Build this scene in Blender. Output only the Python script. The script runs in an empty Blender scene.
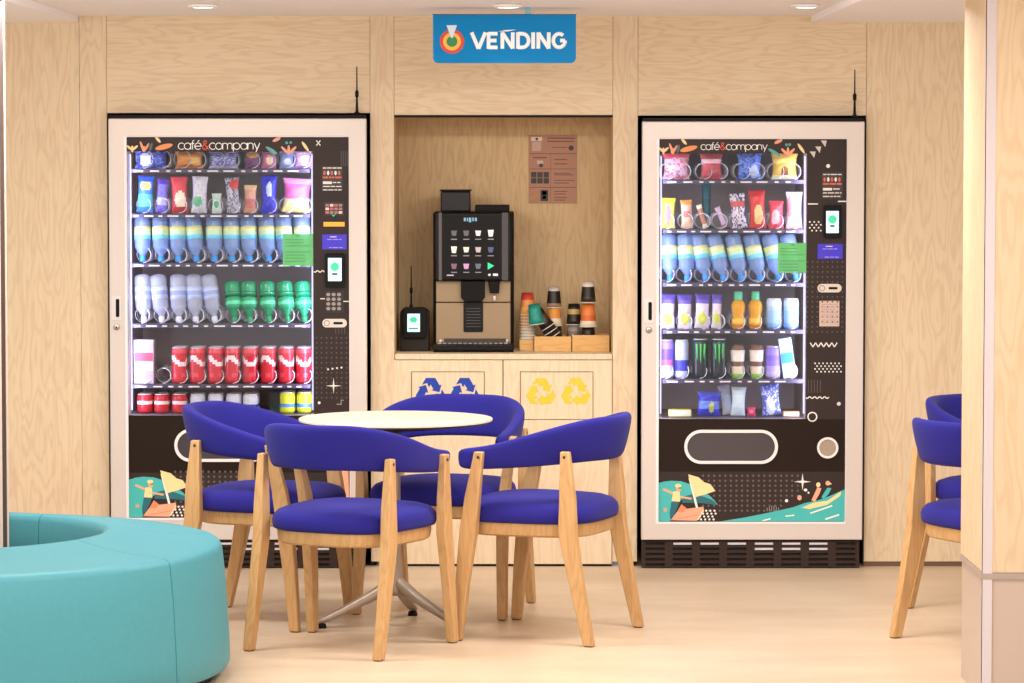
import bpy, bmesh, math, random
from mathutils import Vector, Matrix
random.seed(7)
SC = bpy.context.scene
COL = SC.collection
PI = math.pi
F, HC, CX, HY = 3300.0, 1.67, 512.0, 156.0      # focal length in pixels, eye height, vanishing point

PITCH = math.atan((341.5 - HY) / F)              # the camera looks down by this much
def X(px, D, py=300.0):
    return (px - CX) / F * D / (math.cos(PITCH) + (341.5 - py) / F * math.sin(PITCH))
def Z(py, D):
    v = (341.5 - py) / F
    return HC + D * (v * math.cos(PITCH) - math.sin(PITCH)) / (math.cos(PITCH) + v * math.sin(PITCH))
def depth(py, z=0.0):
    v = (341.5 - py) / F
    return (HC - z) * (math.cos(PITCH) + v * math.sin(PITCH)) / (math.sin(PITCH) - v * math.cos(PITCH))
def onfloor(x, y, z=0.0):
    """a spot laid out for a level camera, carried over to the tilted one"""
    px, py = CX + x * F / y, HY + (HC - z) * F / y
    D = depth(py, z)
    return X(px, D, py), D
def lin(c):
    c /= 255.0
    return c / 12.92 if c <= 0.04045 else ((c + 0.055) / 1.055) ** 2.4
def rgb(r, g, b): return (lin(r), lin(g), lin(b), 1.0)

# ------------------------------------------------------------------ materials
MATS = {}
def mat(name, col, rough=0.5, metal=0.0, emit=0.0, spec=0.5, alpha=1.0, trans=0.0):
    if name in MATS: return MATS[name]
    m = bpy.data.materials.new(name); m.use_nodes = True
    b = m.node_tree.nodes['Principled BSDF']
    b.inputs['Base Color'].default_value = col
    b.inputs['Roughness'].default_value = rough
    b.inputs['Metallic'].default_value = metal
    b.inputs['Specular IOR Level'].default_value = spec
    b.inputs['Alpha'].default_value = alpha
    b.inputs['Transmission Weight'].default_value = trans
    if emit:
        b.inputs['Emission Color'].default_value = col
        b.inputs['Emission Strength'].default_value = emit
    MATS[name] = m
    return m
def c(r, g, b, rough=0.45):
    return mat('paint_%d_%d_%d_%d' % (r, g, b, int(rough * 100)), rgb(r, g, b), rough)
def glow(r, g, b, e):
    return mat('glow_%d_%d_%d' % (r, g, b), rgb(r, g, b), 0.4, emit=e)

def nodes_of(name):
    m = bpy.data.materials.new(name); m.use_nodes = True
    nt = m.node_tree
    return m, nt, nt.nodes, nt.links, nt.nodes['Principled BSDF']

def wood(name, light, dark, grain='V', freq=1.0, contrast=0.6, rough=0.5, fibre=0.35, seed=0.0, spec=0.3):
    """plain-sawn timber: rings from a stretched noise field, plus fine fibres along the grain"""
    if name in MATS: return MATS[name]
    m, nt, N, L, b = nodes_of(name)
    tc = N.new('ShaderNodeTexCoord'); mp = N.new('ShaderNodeMapping')
    L.new(tc.outputs['Object'], mp.inputs['Vector'])
    mp.inputs['Location'].default_value = (seed, seed * 0.7, seed * 1.3)
    s = {'V': (3.2, 3.2, 0.55), 'H': (0.55, 3.2, 3.6), 'Y': (3.2, 0.55, 3.2)}[grain]
    mp.inputs['Scale'].default_value = tuple(k * freq for k in s)
    n1 = N.new('ShaderNodeTexNoise'); n1.inputs['Scale'].default_value = 1.6
    n1.inputs['Detail'].default_value = 2.5; n1.inputs['Roughness'].default_value = 0.45
    L.new(mp.outputs['Vector'], n1.inputs['Vector'])
    mu = N.new('ShaderNodeMath'); mu.operation = 'MULTIPLY'; mu.inputs[1].default_value = 60.0
    L.new(n1.outputs['Fac'], mu.inputs[0])
    sn = N.new('ShaderNodeMath'); sn.operation = 'SINE'; L.new(mu.outputs[0], sn.inputs[0])
    mr = N.new('ShaderNodeMapRange'); mr.inputs['From Min'].default_value = -1; mr.inputs['From Max'].default_value = 1
    L.new(sn.outputs[0], mr.inputs['Value'])
    pw = N.new('ShaderNodeMath'); pw.operation = 'POWER'; pw.inputs[1].default_value = 2.2
    L.new(mr.outputs[0], pw.inputs[0])
    mp2 = N.new('ShaderNodeMapping')
    f = {'V': (130, 130, 5), 'H': (5, 130, 130), 'Y': (130, 5, 130)}[grain]
    mp2.inputs['Scale'].default_value = f
    L.new(tc.outputs['Object'], mp2.inputs['Vector'])
    n2 = N.new('ShaderNodeTexNoise'); n2.inputs['Scale'].default_value = 1.0; n2.inputs['Detail'].default_value = 3
    L.new(mp2.outputs['Vector'], n2.inputs['Vector'])
    a1 = N.new('ShaderNodeMath'); a1.operation = 'MULTIPLY'; a1.inputs[1].default_value = contrast
    L.new(pw.outputs[0], a1.inputs[0])
    a2 = N.new('ShaderNodeMath'); a2.operation = 'MULTIPLY_ADD'; a2.inputs[1].default_value = fibre
    L.new(n2.outputs['Fac'], a2.inputs[0]); L.new(a1.outputs[0], a2.inputs[2])
    mx = N.new('ShaderNodeMix'); mx.data_type = 'RGBA'
    mx.inputs['A'].default_value = light; mx.inputs['B'].default_value = dark
    L.new(a2.outputs[0], mx.inputs['Factor'])
    L.new(mx.outputs['Result'], b.inputs['Base Color'])
    b.inputs['Roughness'].default_value = rough; b.inputs['Specular IOR Level'].default_value = spec
    MATS[name] = m
    return m

def fabric(name, col, col2, scale=900, rough=0.85, sheen=0.1, spec=0.2):
    if name in MATS: return MATS[name]
    m, nt, N, L, b = nodes_of(name)
    tc = N.new('ShaderNodeTexCoord')
    n = N.new('ShaderNodeTexNoise'); n.inputs['Scale'].default_value = scale; n.inputs['Detail'].default_value = 2
    L.new(tc.outputs['Object'], n.inputs['Vector'])
    mx = N.new('ShaderNodeMix'); mx.data_type = 'RGBA'
    mx.inputs['A'].default_value = col; mx.inputs['B'].default_value = col2
    L.new(n.outputs['Fac'], mx.inputs['Factor']); L.new(mx.outputs['Result'], b.inputs['Base Color'])
    bp = N.new('ShaderNodeBump'); bp.inputs['Strength'].default_value = 0.08; bp.inputs['Distance'].default_value = 0.002
    L.new(n.outputs['Fac'], bp.inputs['Height']); L.new(bp.outputs['Normal'], b.inputs['Normal'])
    b.inputs['Roughness'].default_value = rough; b.inputs['Specular IOR Level'].default_value = spec
    b.inputs['Sheen Weight'].default_value = sheen
    MATS[name] = m
    return m

def floor_material():
    m, nt, N, L, b = nodes_of('floor_stone')
    tc = N.new('ShaderNodeTexCoord'); mp = N.new('ShaderNodeMapping')
    mp.inputs['Scale'].default_value = (0.9, 2.6, 1); L.new(tc.outputs['Object'], mp.inputs['Vector'])
    n = N.new('ShaderNodeTexNoise'); n.inputs['Scale'].default_value = 1.7; n.inputs['Detail'].default_value = 6
    n.inputs['Roughness'].default_value = 0.6
    L.new(mp.outputs['Vector'], n.inputs['Vector'])
    cr = N.new('ShaderNodeValToRGB')
    cr.color_ramp.elements[0].position = 0.3; cr.color_ramp.elements[0].color = rgb(196, 172, 146)
    cr.color_ramp.elements[1].position = 0.72; cr.color_ramp.elements[1].color = rgb(212, 190, 164)
    L.new(n.outputs['Fac'], cr.inputs['Fac'])
    br = N.new('ShaderNodeTexBrick'); br.inputs['Scale'].default_value = 1.0
    br.offset = 0.5; br.inputs['Mortar Size'].default_value = 0.0016
    br.inputs['Brick Width'].default_value = 1.5; br.inputs['Row Height'].default_value = 0.75
    br.inputs['Color1'].default_value = (1, 1, 1, 1); br.inputs['Color2'].default_value = (0.97, 0.97, 0.97, 1)
    br.inputs['Mortar'].default_value = (0.93, 0.92, 0.91, 1)
    L.new(tc.outputs['Object'], br.inputs['Vector'])
    mx = N.new('ShaderNodeMix'); mx.data_type = 'RGBA'; mx.blend_type = 'MULTIPLY'; mx.inputs['Factor'].default_value = 1
    L.new(cr.outputs['Color'], mx.inputs['A']); L.new(br.outputs['Color'], mx.inputs['B'])
    L.new(mx.outputs['Result'], b.inputs['Base Color'])
    b.inputs['Roughness'].default_value = 0.38; b.inputs['Specular IOR Level'].default_value = 0.4
    return m

def glass_material(name, tint=(1, 1, 1, 1), ior=1.4, rough=0.02):
    if name in MATS: return MATS[name]
    m = bpy.data.materials.new(name); m.use_nodes = True
    N, L = m.node_tree.nodes, m.node_tree.links
    N.remove(N['Principled BSDF'])
    out = N['Material Output']
    t = N.new('ShaderNodeBsdfTransparent'); t.inputs['Color'].default_value = tint
    g = N.new('ShaderNodeBsdfGlossy'); g.inputs['Roughness'].default_value = rough
    fr = N.new('ShaderNodeFresnel'); fr.inputs['IOR'].default_value = ior
    mx = N.new('ShaderNodeMixShader')
    L.new(fr.outputs['Fac'], mx.inputs['Fac']); L.new(t.outputs[0], mx.inputs[1]); L.new(g.outputs[0], mx.inputs[2])
    L.new(mx.outputs[0], out.inputs['Surface'])
    MATS[name] = m
    return m

def plastic_clear(name, col, amount=0.5):
    """thin bottle plastic with its contents: part see-through, part tinted"""
    if name in MATS: return MATS[name]
    m = bpy.data.materials.new(name); m.use_nodes = True
    N, L = m.node_tree.nodes, m.node_tree.links
    b = N['Principled BSDF']; out = N['Material Output']
    b.inputs['Base Color'].default_value = col; b.inputs['Roughness'].default_value = 0.15
    t = N.new('ShaderNodeBsdfTransparent')
    t.inputs['Color'].default_value = tuple(0.5 + 0.5 * k for k in col[:3]) + (1,)
    mx = N.new('ShaderNodeMixShader'); mx.inputs['Fac'].default_value = amount
    L.new(t.outputs[0], mx.inputs[1]); L.new(b.outputs[0], mx.inputs[2]); L.new(mx.outputs[0], out.inputs['Surface'])
    MATS[name] = m
    return m

WALL_L, WALL_D = rgb(233, 212, 180), rgb(208, 179, 143)
M_wallV = wood('wall_wood_upright', WALL_L, WALL_D, 'V', 2.8, 0.32, fibre=0.6)
M_wallH = wood('wall_wood_level', WALL_L, WALL_D, 'H', 2.8, 0.32, fibre=0.6, seed=3.1)
M_niche = wood('niche_wood', rgb(228, 198, 152), rgb(202, 168, 120), 'V', 3.0, 0.4, fibre=0.5, seed=9.0)
M_cab = wood('cabinet_wood', rgb(235, 215, 184), rgb(216, 188, 152), 'V', 2.6, 0.3, fibre=0.5, seed=5.0)
M_beech = wood('beech_wood', rgb(208, 166, 114), rgb(180, 134, 84), 'V', 3.0, 0.35, rough=0.4, fibre=0.45, seed=2.0, spec=0.4)
M_tray = wood('tray_wood', rgb(224, 178, 112), rgb(196, 146, 82), 'H', 3.0, 0.4, seed=4.0)
M_blue = fabric('blue_fabric', rgb(42, 38, 138), rgb(34, 30, 118), 700, sheen=0.05)
M_teal = fabric('teal_leather', rgb(74, 148, 160), rgb(68, 140, 152), 60, rough=0.5, sheen=0.0, spec=0.4)
M_ceil = mat('ceiling_paint', rgb(248, 242, 242), 0.8)
M_floor = floor_material()
M_black = mat('black_plastic', rgb(20, 16, 15), 0.5, spec=0.15)
M_dark = mat('charcoal_panel', rgb(58, 47, 45), 0.4, spec=0.15)
M_darker = mat('espresso_panel', rgb(38, 27, 20), 0.4, spec=0.15)
M_kick = mat('kick_slats', rgb(56, 42, 36), .55, spec=.2)
M_frame = mat('silver_door_paint', rgb(218, 206, 198), 0.38, metal=0.15)
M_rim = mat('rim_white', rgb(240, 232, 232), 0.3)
M_inner = mat('liner', rgb(188, 170, 166), 0.6)
M_metal = mat('brushed_metal', rgb(190, 182, 175), 0.32, metal=0.9)
M_shelf = mat('shelf_metal', rgb(120, 112, 118), 0.4, metal=0.3)
M_coil = mat('coil_wire', rgb(225, 222, 232), 0.3, metal=0.4)
M_white = c(245, 243, 240)
M_glass = glass_material('window_glass', ior=1.32)
M_gap = mat('shadow_gap_board', rgb(120, 92, 66), 0.8)
M_label = c(236, 232, 240)

# ------------------------------------------------------------------ mesh builder
class MB:
    def __init__(s): s.v, s.f, s.m, s.sm, s.mats = [], [], [], [], []
    def mi(s, m):
        if m not in s.mats: s.mats.append(m)
        return s.mats.index(m)
    def add(s, vs, fs, m, smooth=False, M=None):
        o = len(s.v)
        s.v += [(M @ Vector(p)) if M is not None else Vector(p) for p in vs]
        if not isinstance(m, list): m = [m] * len(fs)
        for f, k in zip(fs, m):
            s.f.append([i + o for i in f]); s.m.append(s.mi(k)); s.sm.append(smooth)
        return s
    def box(s, x0, x1, y0, y1, z0, z1, m, M=None):
        x0, x1 = min(x0, x1), max(x0, x1); z0, z1 = min(z0, z1), max(z0, z1)
        vs = [(x0, y0, z0), (x1, y0, z0), (x1, y1, z0), (x0, y1, z0), (x0, y0, z1), (x1, y0, z1), (x1, y1, z1), (x0, y1, z1)]
        return s.add(vs, [(0, 3, 2, 1), (4, 5, 6, 7), (0, 1, 5, 4), (1, 2, 6, 5), (2, 3, 7, 6), (3, 0, 4, 7)], m, False, M)
    def prism(s, pts, y0, y1, m, M=None, smooth=False):
        """polygon in the XZ plane (seen from -Y), pushed from y0 (front) to y1"""
        a = sum(pts[i][0] * pts[(i + 1) % len(pts)][1] - pts[(i + 1) % len(pts)][0] * pts[i][1] for i in range(len(pts)))
        if a < 0: pts = pts[::-1]
        n = len(pts)
        vs = [(p[0], y0, p[1]) for p in pts] + [(p[0], y1, p[1]) for p in pts]
        fs = [list(range(n)), list(range(2 * n - 1, n - 1, -1))] + [(i, i + n, (i + 1) % n + n, (i + 1) % n) for i in range(n)]
        return s.add(vs, fs, m, smooth, M)
    def ring(s, outer, inner, y0, y1, m):
        """outlined shape: OUTER and INNER have the same number of points"""
        n = len(outer)
        vs = [(p[0], y0, p[1]) for p in outer] + [(p[0], y0, p[1]) for p in inner] + [(p[0], y1, p[1]) for p in outer] + [(p[0], y1, p[1]) for p in inner]
        fs = []
        for i in range(n):
            j = (i + 1) % n
            fs += [(i, j, n + j, n + i), (2 * n + j, 2 * n + i, 3 * n + i, 3 * n + j), (i, 2 * n + i, 2 * n + j, j), (n + j, 3 * n + j, 3 * n + i, n + i)]
        return s.add(vs, fs, m)
    def lathe(s, prof, m, n=20, M=None, smooth=True):
        """PROF: (radius, z) from bottom to top; M: one material or one per step"""
        vs, fs, ms = [], [], []
        for r, z in prof:
            vs += [(r * math.cos(2 * PI * k / n), r * math.sin(2 * PI * k / n), z) for k in range(n)]
        for i in range(len(prof) - 1):
            for k in range(n):
                j = (k + 1) % n
                fs.append((i * n + k, i * n + j, (i + 1) * n + j, (i + 1) * n + k))
                ms.append(m[i] if isinstance(m, list) else m)
        if prof[0][0] > 1e-4: fs.append(list(range(n - 1, -1, -1))); ms.append(ms[0])
        if prof[-1][0] > 1e-4: fs.append([(len(prof) - 1) * n + k for k in range(n)]); ms.append(ms[-2] if len(ms) > 1 else ms[0])
        return s.add(vs, fs, ms, smooth, M)
    def tube(s, pts, r, m, n=6, closed=False, M=None):
        pts = [Vector(p) for p in pts]; N = len(pts)
        rs = r if isinstance(r, list) else [r] * N
        vs, fs = [], []
        up = Vector((0, 0, 1)); prev = None
        for i, p in enumerate(pts):
            a = pts[i - 1] if (i > 0 or closed) else p
            b = pts[(i + 1) % N] if (i < N - 1 or closed) else p
            t = (b - a).normalized()
            if prev is None:
                u = t.cross(up)
                if u.length < 1e-3: u = t.cross(Vector((0, 1, 0)))
                u.normalize()
            else:
                u = (prev - t * prev.dot(t)).normalized()
            prev = u; w = t.cross(u)
            vs += [p + (u * math.cos(2 * PI * k / n) + w * math.sin(2 * PI * k / n)) * rs[i] for k in range(n)]
        for i in range(N if closed else N - 1):
            for k in range(n):
                j = (k + 1) % n; i2 = (i + 1) % N
                fs.append((i * n + k, i * n + j, i2 * n + j, i2 * n + k))
        if not closed:
            fs.append(list(range(n - 1, -1, -1))); fs.append([(N - 1) * n + k for k in range(n)])
        return s.add(vs, fs, m, True, M)
    def sweep(s, rings, m, smooth=True, cap=True):
        n = len(rings[0]); vs = [p for r in rings for p in r]; fs = []
        for i in range(len(rings) - 1):
            for k in range(n):
                j = (k + 1) % n
                fs.append((i * n + k, i * n + j, (i + 1) * n + j, (i + 1) * n + k))
        if cap:
            fs.append(list(range(n - 1, -1, -1))); fs.append([(len(rings) - 1) * n + k for k in range(n)])
        return s.add(vs, fs, m, smooth)
    def build(s, name, parent=None, world=False, bevel=0, seg=2, fix=True, subsurf=0, auto=None):
        me = bpy.data.meshes.new(name)
        off = Vector((0, 0, 0))
        if world and parent is not None:
            q = parent
            while q is not None: off += q.location; q = q.parent
        me.from_pydata([tuple(p - off) for p in s.v], [], s.f)
        for m in s.mats: me.materials.append(m)
        for p, k, sm in zip(me.polygons, s.m, s.sm):
            p.material_index = k; p.use_smooth = sm
        if fix:
            b = bmesh.new(); b.from_mesh(me); bmesh.ops.recalc_face_normals(b, faces=b.faces); b.to_mesh(me); b.free()
        me.update()
        o = bpy.data.objects.new(name, me); COL.objects.link(o)
        if parent is not None: o.parent = parent
        if bevel:
            md = o.modifiers.new('bevel', 'BEVEL'); md.width = bevel; md.segments = seg; md.limit_method = 'ANGLE'; md.angle_limit = 0.6
            md.harden_normals = False
            for p in me.polygons: p.use_smooth = True
            me.set_sharp_from_angle(angle=0.9)
        if subsurf:
            md = o.modifiers.new('subd', 'SUBSURF'); md.levels = subsurf; md.render_levels = subsurf
        if auto: me.set_sharp_from_angle(angle=auto)
        return o

def tag(o, label=None, cat=None, group=None, kind=None):
    for k, v in (('label', label), ('category', cat), ('group', group), ('kind', kind)):
        if v: o[k] = v
    return o
def thing(name, label, cat, loc=(0, 0, 0), rz=0.0, group=None):
    o = bpy.data.objects.new(name, None); COL.objects.link(o)
    o.empty_display_size = 0.1; o.location = loc; o.rotation_euler = (0, 0, rz)
    return tag(o, label, cat, group)
KIDS = {}
def copy_tree(o, parent=None):
    d = o.copy(); COL.objects.link(d)
    if parent is not None: d.parent = parent
    for ch in list(o.children): copy_tree(ch, d)
    return d
ORD = ['', 'first', 'second', 'third', 'fourth', 'fifth', 'sixth', 'seventh', 'eighth', 'ninth', 'tenth', 'eleventh', 'twelfth', 'thirteenth']

def ell(cx, cz, rx, rz, n=18, rot=0.0):
    return [(cx + rx * math.cos(a) * math.cos(rot) - rz * math.sin(a) * math.sin(rot), cz + rx * math.cos(a) * math.sin(rot) + rz * math.sin(a) * math.cos(rot))
            for a in [2 * PI * k / n for k in range(n)]]
def rrect(x0, x1, z0, z1, r, n=6):
    x0, x1 = min(x0, x1), max(x0, x1); z0, z1 = min(z0, z1), max(z0, z1)
    out = []
    for cx, cz, a0 in ((x1 - r, z0 + r, -PI / 2), (x1 - r, z1 - r, 0), (x0 + r, z1 - r, PI / 2), (x0 + r, z0 + r, PI)):
        out += [(cx + r * math.cos(a0 + PI / 2 * k / n), cz + r * math.sin(a0 + PI / 2 * k / n)) for k in range(n + 1)]
    return out
def stroke(a, b, w):
    dx, dz = b[0] - a[0], b[1] - a[1]; L = math.hypot(dx, dz); nx, nz = -dz / L * w / 2, dx / L * w / 2
    return [(a[0] + nx, a[1] + nz), (a[0] - nx, a[1] - nz), (b[0] - nx, b[1] - nz), (b[0] + nx, b[1] + nz)]

GLYPH = {}
def arc(cx, cy, r, a0, a1, n=14): return [(cx + r * math.cos(math.radians(a0 + (a1 - a0) * k / n)), cy + r * math.sin(math.radians(a0 + (a1 - a0) * k / n))) for k in range(n + 1)]
GLYPH.update({
    'c': ([arc(.5, .5, .5, 48, 312)], .93), 'a': ([arc(.5, .5, .5, 0, 360, 20), [(1, 1), (1, 0)]], 1.12), 'o': ([arc(.5, .5, .5, 0, 360, 20)], 1.1),
    'f': ([[(.16, 0), (.16, 1.15)] + arc(.42, 1.15, .26, 180, 90, 6), [(-.02, .95), (.42, .95)]], .5),
    '\u00e9': ([[(.02, .5), (1, .5)] + arc(.5, .5, .5, 0, 318, 18), [(.42, 1.18), (.68, 1.42)]], 1.1),
    'm': ([[(0, 0), (0, 1)], arc(.36, .62, .36, 180, 0, 8) + [(.72, 0)], arc(1.08, .62, .36, 180, 0, 8) + [(1.44, 0)]], 1.62),
    'n': ([[(0, 0), (0, 1)], arc(.4, .6, .4, 180, 0, 8) + [(.8, 0)]], .96), 'p': ([arc(.5, .5, .5, 0, 360, 20), [(0, 1), (0, -.42)]], 1.12),
    'y': ([[(0, 1), (.42, .05)], [(.86, 1), (.26, -.42)]], .9),
    '&': ([[(.95, 0), (.25, .95), (.22, 1.2), (.42, 1.38), (.64, 1.25), (.62, 1.0), (.15, .6), (.05, .32), (.2, .06), (.5, .0), (.75, .2), (.95, .62)]], 1.0),
    'V': ([[(0, 1), (.40, 0)], [(.80, 1), (.40, 0)]], .92), 'E': ([[(0.06, 0), (0.06, 1)], [(0.06, .08), (.58, .08)], [(0.06, .5), (.52, .5)], [(0.06, .92), (.58, .92)]], .80),
    'N': ([[(.06, 0), (.06, 1)], [(.06, .98), (.66, .02)], [(.66, 0), (.66, 1)]], .90), 'D': ([[(.06, 0), (.06, 1)], [(.06, .08), (.32, .08)] + arc(.32, .5, .42, -90, 90, 12)[:1] + [(.32 + .36 * math.cos(math.radians(q)), .5 + .42 * math.sin(math.radians(q))) for q in range(-80, 91, 17)] + [(.32, .92), (.06, .92)]], .88),
    'I': ([[(.06, 0), (.06, 1)]], .30), 'G': ([[(.36 + .34 * math.cos(math.radians(q)), .5 + .42 * math.sin(math.radians(q))) for q in range(48, 331, 14)] + [(.70, .32), (.70, .50), (.42, .50)]], .86)})
def letters(mb, word, x0, x1, z, h, w, y0, y1, m):
    """WORD drawn in round geometric strokes of width W x height H between X0 and X1 on baseline Z"""
    tot = sum(GLYPH[ch][1] for ch in word[:-1]) + max(p[0] for l in GLYPH[word[-1]][0] for p in l)
    kx_ = (x1 - x0) / tot; q = x0; ww = w * h
    for ch in word:
        for l in GLYPH[ch][0]:
            P = [(q + p[0] * kx_, z + p[1] * h) for p in l]
            for a_, b_ in zip(P, P[1:]):
                if math.hypot(a_[0] - b_[0], a_[1] - b_[1]) > 1e-7:
                    mb.prism(stroke(a_, b_, ww), y0 - .00002 * (len(mb.f) // 6 % 9), y1, m)
            for p in P[1:-1] if w < .2 else []: mb.prism(ell(p[0], p[1], ww / 2, ww / 2, 8), y0, y1, m)
        q += GLYPH[ch][1] * kx_
# ================================================================== the setting
DW = depth(566.3)                                  # back wall plane
def wx(px): return X(px, DW, 300)
def wz(py): return Z(py, DW)
FL = MB(); FL.box(-5.0, 5.0, 2.0, DW + 0.9, -0.06, 0, M_floor)
tag(FL.build('floor'), kind='structure')

CEIL_Z, SIDE_Z = wz(16), wz(22.5)
cb = MB()
xl, xr = X(78, DW, 20), X(811, DW, 20)
cb.box(xl, xr, 3.0, DW + 0.1, CEIL_Z, CEIL_Z + 0.12, M_ceil)
cb.box(-5.0, xl, 3.0, DW + 0.1, SIDE_Z, CEIL_Z + 0.12, M_ceil)
cb.box(xr, 5.0, 3.0, DW + 0.1, SIDE_Z, CEIL_Z + 0.12, M_ceil)
tag(cb.build('ceiling'), kind='structure')

G = 0.0008
TOP = CEIL_Z
BOT = 0.02
def panel(p0, p1, m, zb, za):
    wb = MB()
    wb.box(wx(p0) + G, wx(p1) - G, DW, DW + 0.03, zb, za, m)
    wb.box(wx(p0), wx(p1), DW + 0.03, DW + 0.045, zb, za, M_gap)
    tag(wb.build('wall_back'), kind='structure')
panel(-720, 81, M_wallV, BOT, TOP)
panel(81, 108.2, M_wallV, BOT, TOP)
panel(108.2, 370.5, M_wallH, wz(113), TOP)
panel(370.5, 394.5, M_wallV, BOT, TOP)
panel(394.5, 612.5, M_wallH, wz(115), TOP)
panel(612.5, 637.5, M_wallV, BOT, TOP)
panel(637.5, 865.2, M_wallH, wz(115.5), TOP)
panel(865.2, 1122, M_wallV, BOT, TOP)
panel(1122, 1740, M_wallV, BOT, TOP)
# the niche: sides, head and back above the counter
NZ0, NZ1 = wz(354), wz(115)
NB = DW + 0.50
nx0, nx1 = wx(394.5) + G, wx(612.5) - G
for nm, b_ in (('wall_left', (nx0 - 0.018, nx0, DW + 0.045, NB, NZ0 - .02, NZ1)), ('wall_right', (nx1, nx1 + 0.018, DW + 0.045, NB, NZ0 - .02, NZ1)),
               ('wall_back', (nx0 - 0.018, nx1 + 0.018, NB, NB + 0.02, 0, NZ1 + 0.02)), ('ceiling', (nx0 - .018, nx1 + .018, DW + 0.045, NB, NZ1, NZ1 + 0.02))):
    wb = MB(); wb.box(*b_, M_niche); tag(wb.build(nm), kind='structure')
# dark boards closing the two machine bays
M_bay = mat('bay_board', rgb(70, 54, 42), .8)
for p0, p1, yt in ((108.2, 370.5, 113), (637.5, 865.2, 115.5)):
    for b_ in ((wx(p0) - .02, wx(p1) + .02, DW + 0.86, DW + 0.88, 0, wz(yt) + .02), (wx(p0) - .02, wx(p0), DW + .045, DW + .86, 0, wz(yt)),
               (wx(p1), wx(p1) + .02, DW + .045, DW + .86, 0, wz(yt)), (wx(p0) - .02, wx(p1) + .02, DW + .045, DW + .86, wz(yt), wz(yt) + .02)):
        wb = MB(); wb.box(*b_, M_bay); tag(wb.build('wall_bay'), kind='structure')

tr = MB()
tr.box(nx0, nx1, DW - 0.002, DW + 0.03, NZ1 - 0.010, NZ1, M_black)
tag(tr.build('trim_1'), kind='structure')
for nm, p0, p1 in (('gap_shadow_left', -720, 108.2), ('gap_shadow_right', 865.2, 1740)):
    b_ = MB(); b_.box(wx(p0), wx(p1), DW + 0.004, DW + 0.03, 0, 0.019, mat('gap_shadow_brown', rgb(112, 82, 62), 0.6))  # dark strip standing in for the shadow in the gap under the panels
    tag(b_.build(nm), kind='structure')

# ------------------------------------------------------------------ columns
def pillar(name, x0, x1, y0, y1, label, z1=2.21, skirt=0.40, edge='left'):
    t = thing(name, label, 'column', ((x0 + x1) / 2, (y0 + y1) / 2, 0))
    m_side = wood('pillar_wood', rgb(220, 196, 164), rgb(202, 172, 134), 'V', 2.0, 0.4, seed=11.0)
    a = MB(); a.box(x0, x1, y0, y1, skirt, z1, m_side); a.build('cladding', t, True)
    b = MB(); b.box(x0 + 0.004, x1 - 0.004, y0 + 0.004, y1 - 0.004, 0, skirt - 0.012, mat('skirt_panel', rgb(190, 170, 156), 0.4)); b.build('skirting', t, True)
    g = MB(); g.box(x0 + 0.003, x1 - 0.003, y0 + 0.003, y1 - 0.003, skirt - 0.012, skirt, M_metal)
    g.box(x0 - 0.003, x1 + 0.003, y0 - 0.003, y1 + 0.003, skirt - 0.022, skirt - 0.004, mat('skirt_cap', rgb(168, 150, 138), 0.5)); g.build('skirting_cap', t, True)
    e = MB()
    for ex in (x0, x1):
        for ey in (y0,):
            sx = 1 if ex == x0 else -1; sy = 1 if ey == y0 else -1
            e.box(min(ex - sx * 0.002, ex + sx * 0.030), max(ex - sx * 0.002, ex + sx * 0.030), min(ey - sy * 0.002, ey), max(ey - sy * 0.002, ey), 0, z1, M_trimw)
            e.box(min(ex - sx * 0.002, ex), max(ex - sx * 0.002, ex), min(ey - sy * 0.002, ey + sy * 0.008), max(ey - sy * 0.002, ey + sy * 0.008), 0, z1, M_trimw)
    e.build('corner_trim', t, True)
    return t
M_trimw = mat('corner_trim_white', rgb(206, 196, 198), 0.5, spec=.2)
pillar('column', 1.4377, 2.35, 10.03, 10.52, 'wood clad column with pale edge trim and stone coloured skirting beside the right hand chairs')
t = thing('column', 'narrow pale column rising from inside the round teal bench', 'column', (-1.83, 10.6, 0))
a = MB(); a.box(-2.02, -1.657, 10.4, 10.69, 0, 2.21, mat('pillar_pale', rgb(236, 212, 196), 0.5)); a.build('cladding', t, True)
a = MB(); a.box(-2.02, -1.659, 10.69, 10.79, 0, 2.21, mat('pillar_groove', rgb(70, 50, 40), 0.7)); a.build('groove', t, True)
a = MB(); a.box(-2.02, -1.657, 10.79, 10.82, 0, 2.21, mat('pillar_pale', rgb(236, 212, 196), 0.5)); a.build('edge_board', t, True)

# ================================================================== vending machines
D0 = DW - 0.08
def mx(px): return X(px, D0, 240)
def mz(py): return Z(py, D0)
M_led = mat('led_strip', (0.62, 0.66, 1.0, 1), 0.3, emit=0.8)
DOT = c(84, 71, 68)

def sub(mb, name, part, root, **kw):
    """a mesh in world coordinates linked under PART of the thing ROOT"""
    o = mb.build(name, part, **kw); o.data.transform(Matrix.Translation(-root.location)); return o

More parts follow.
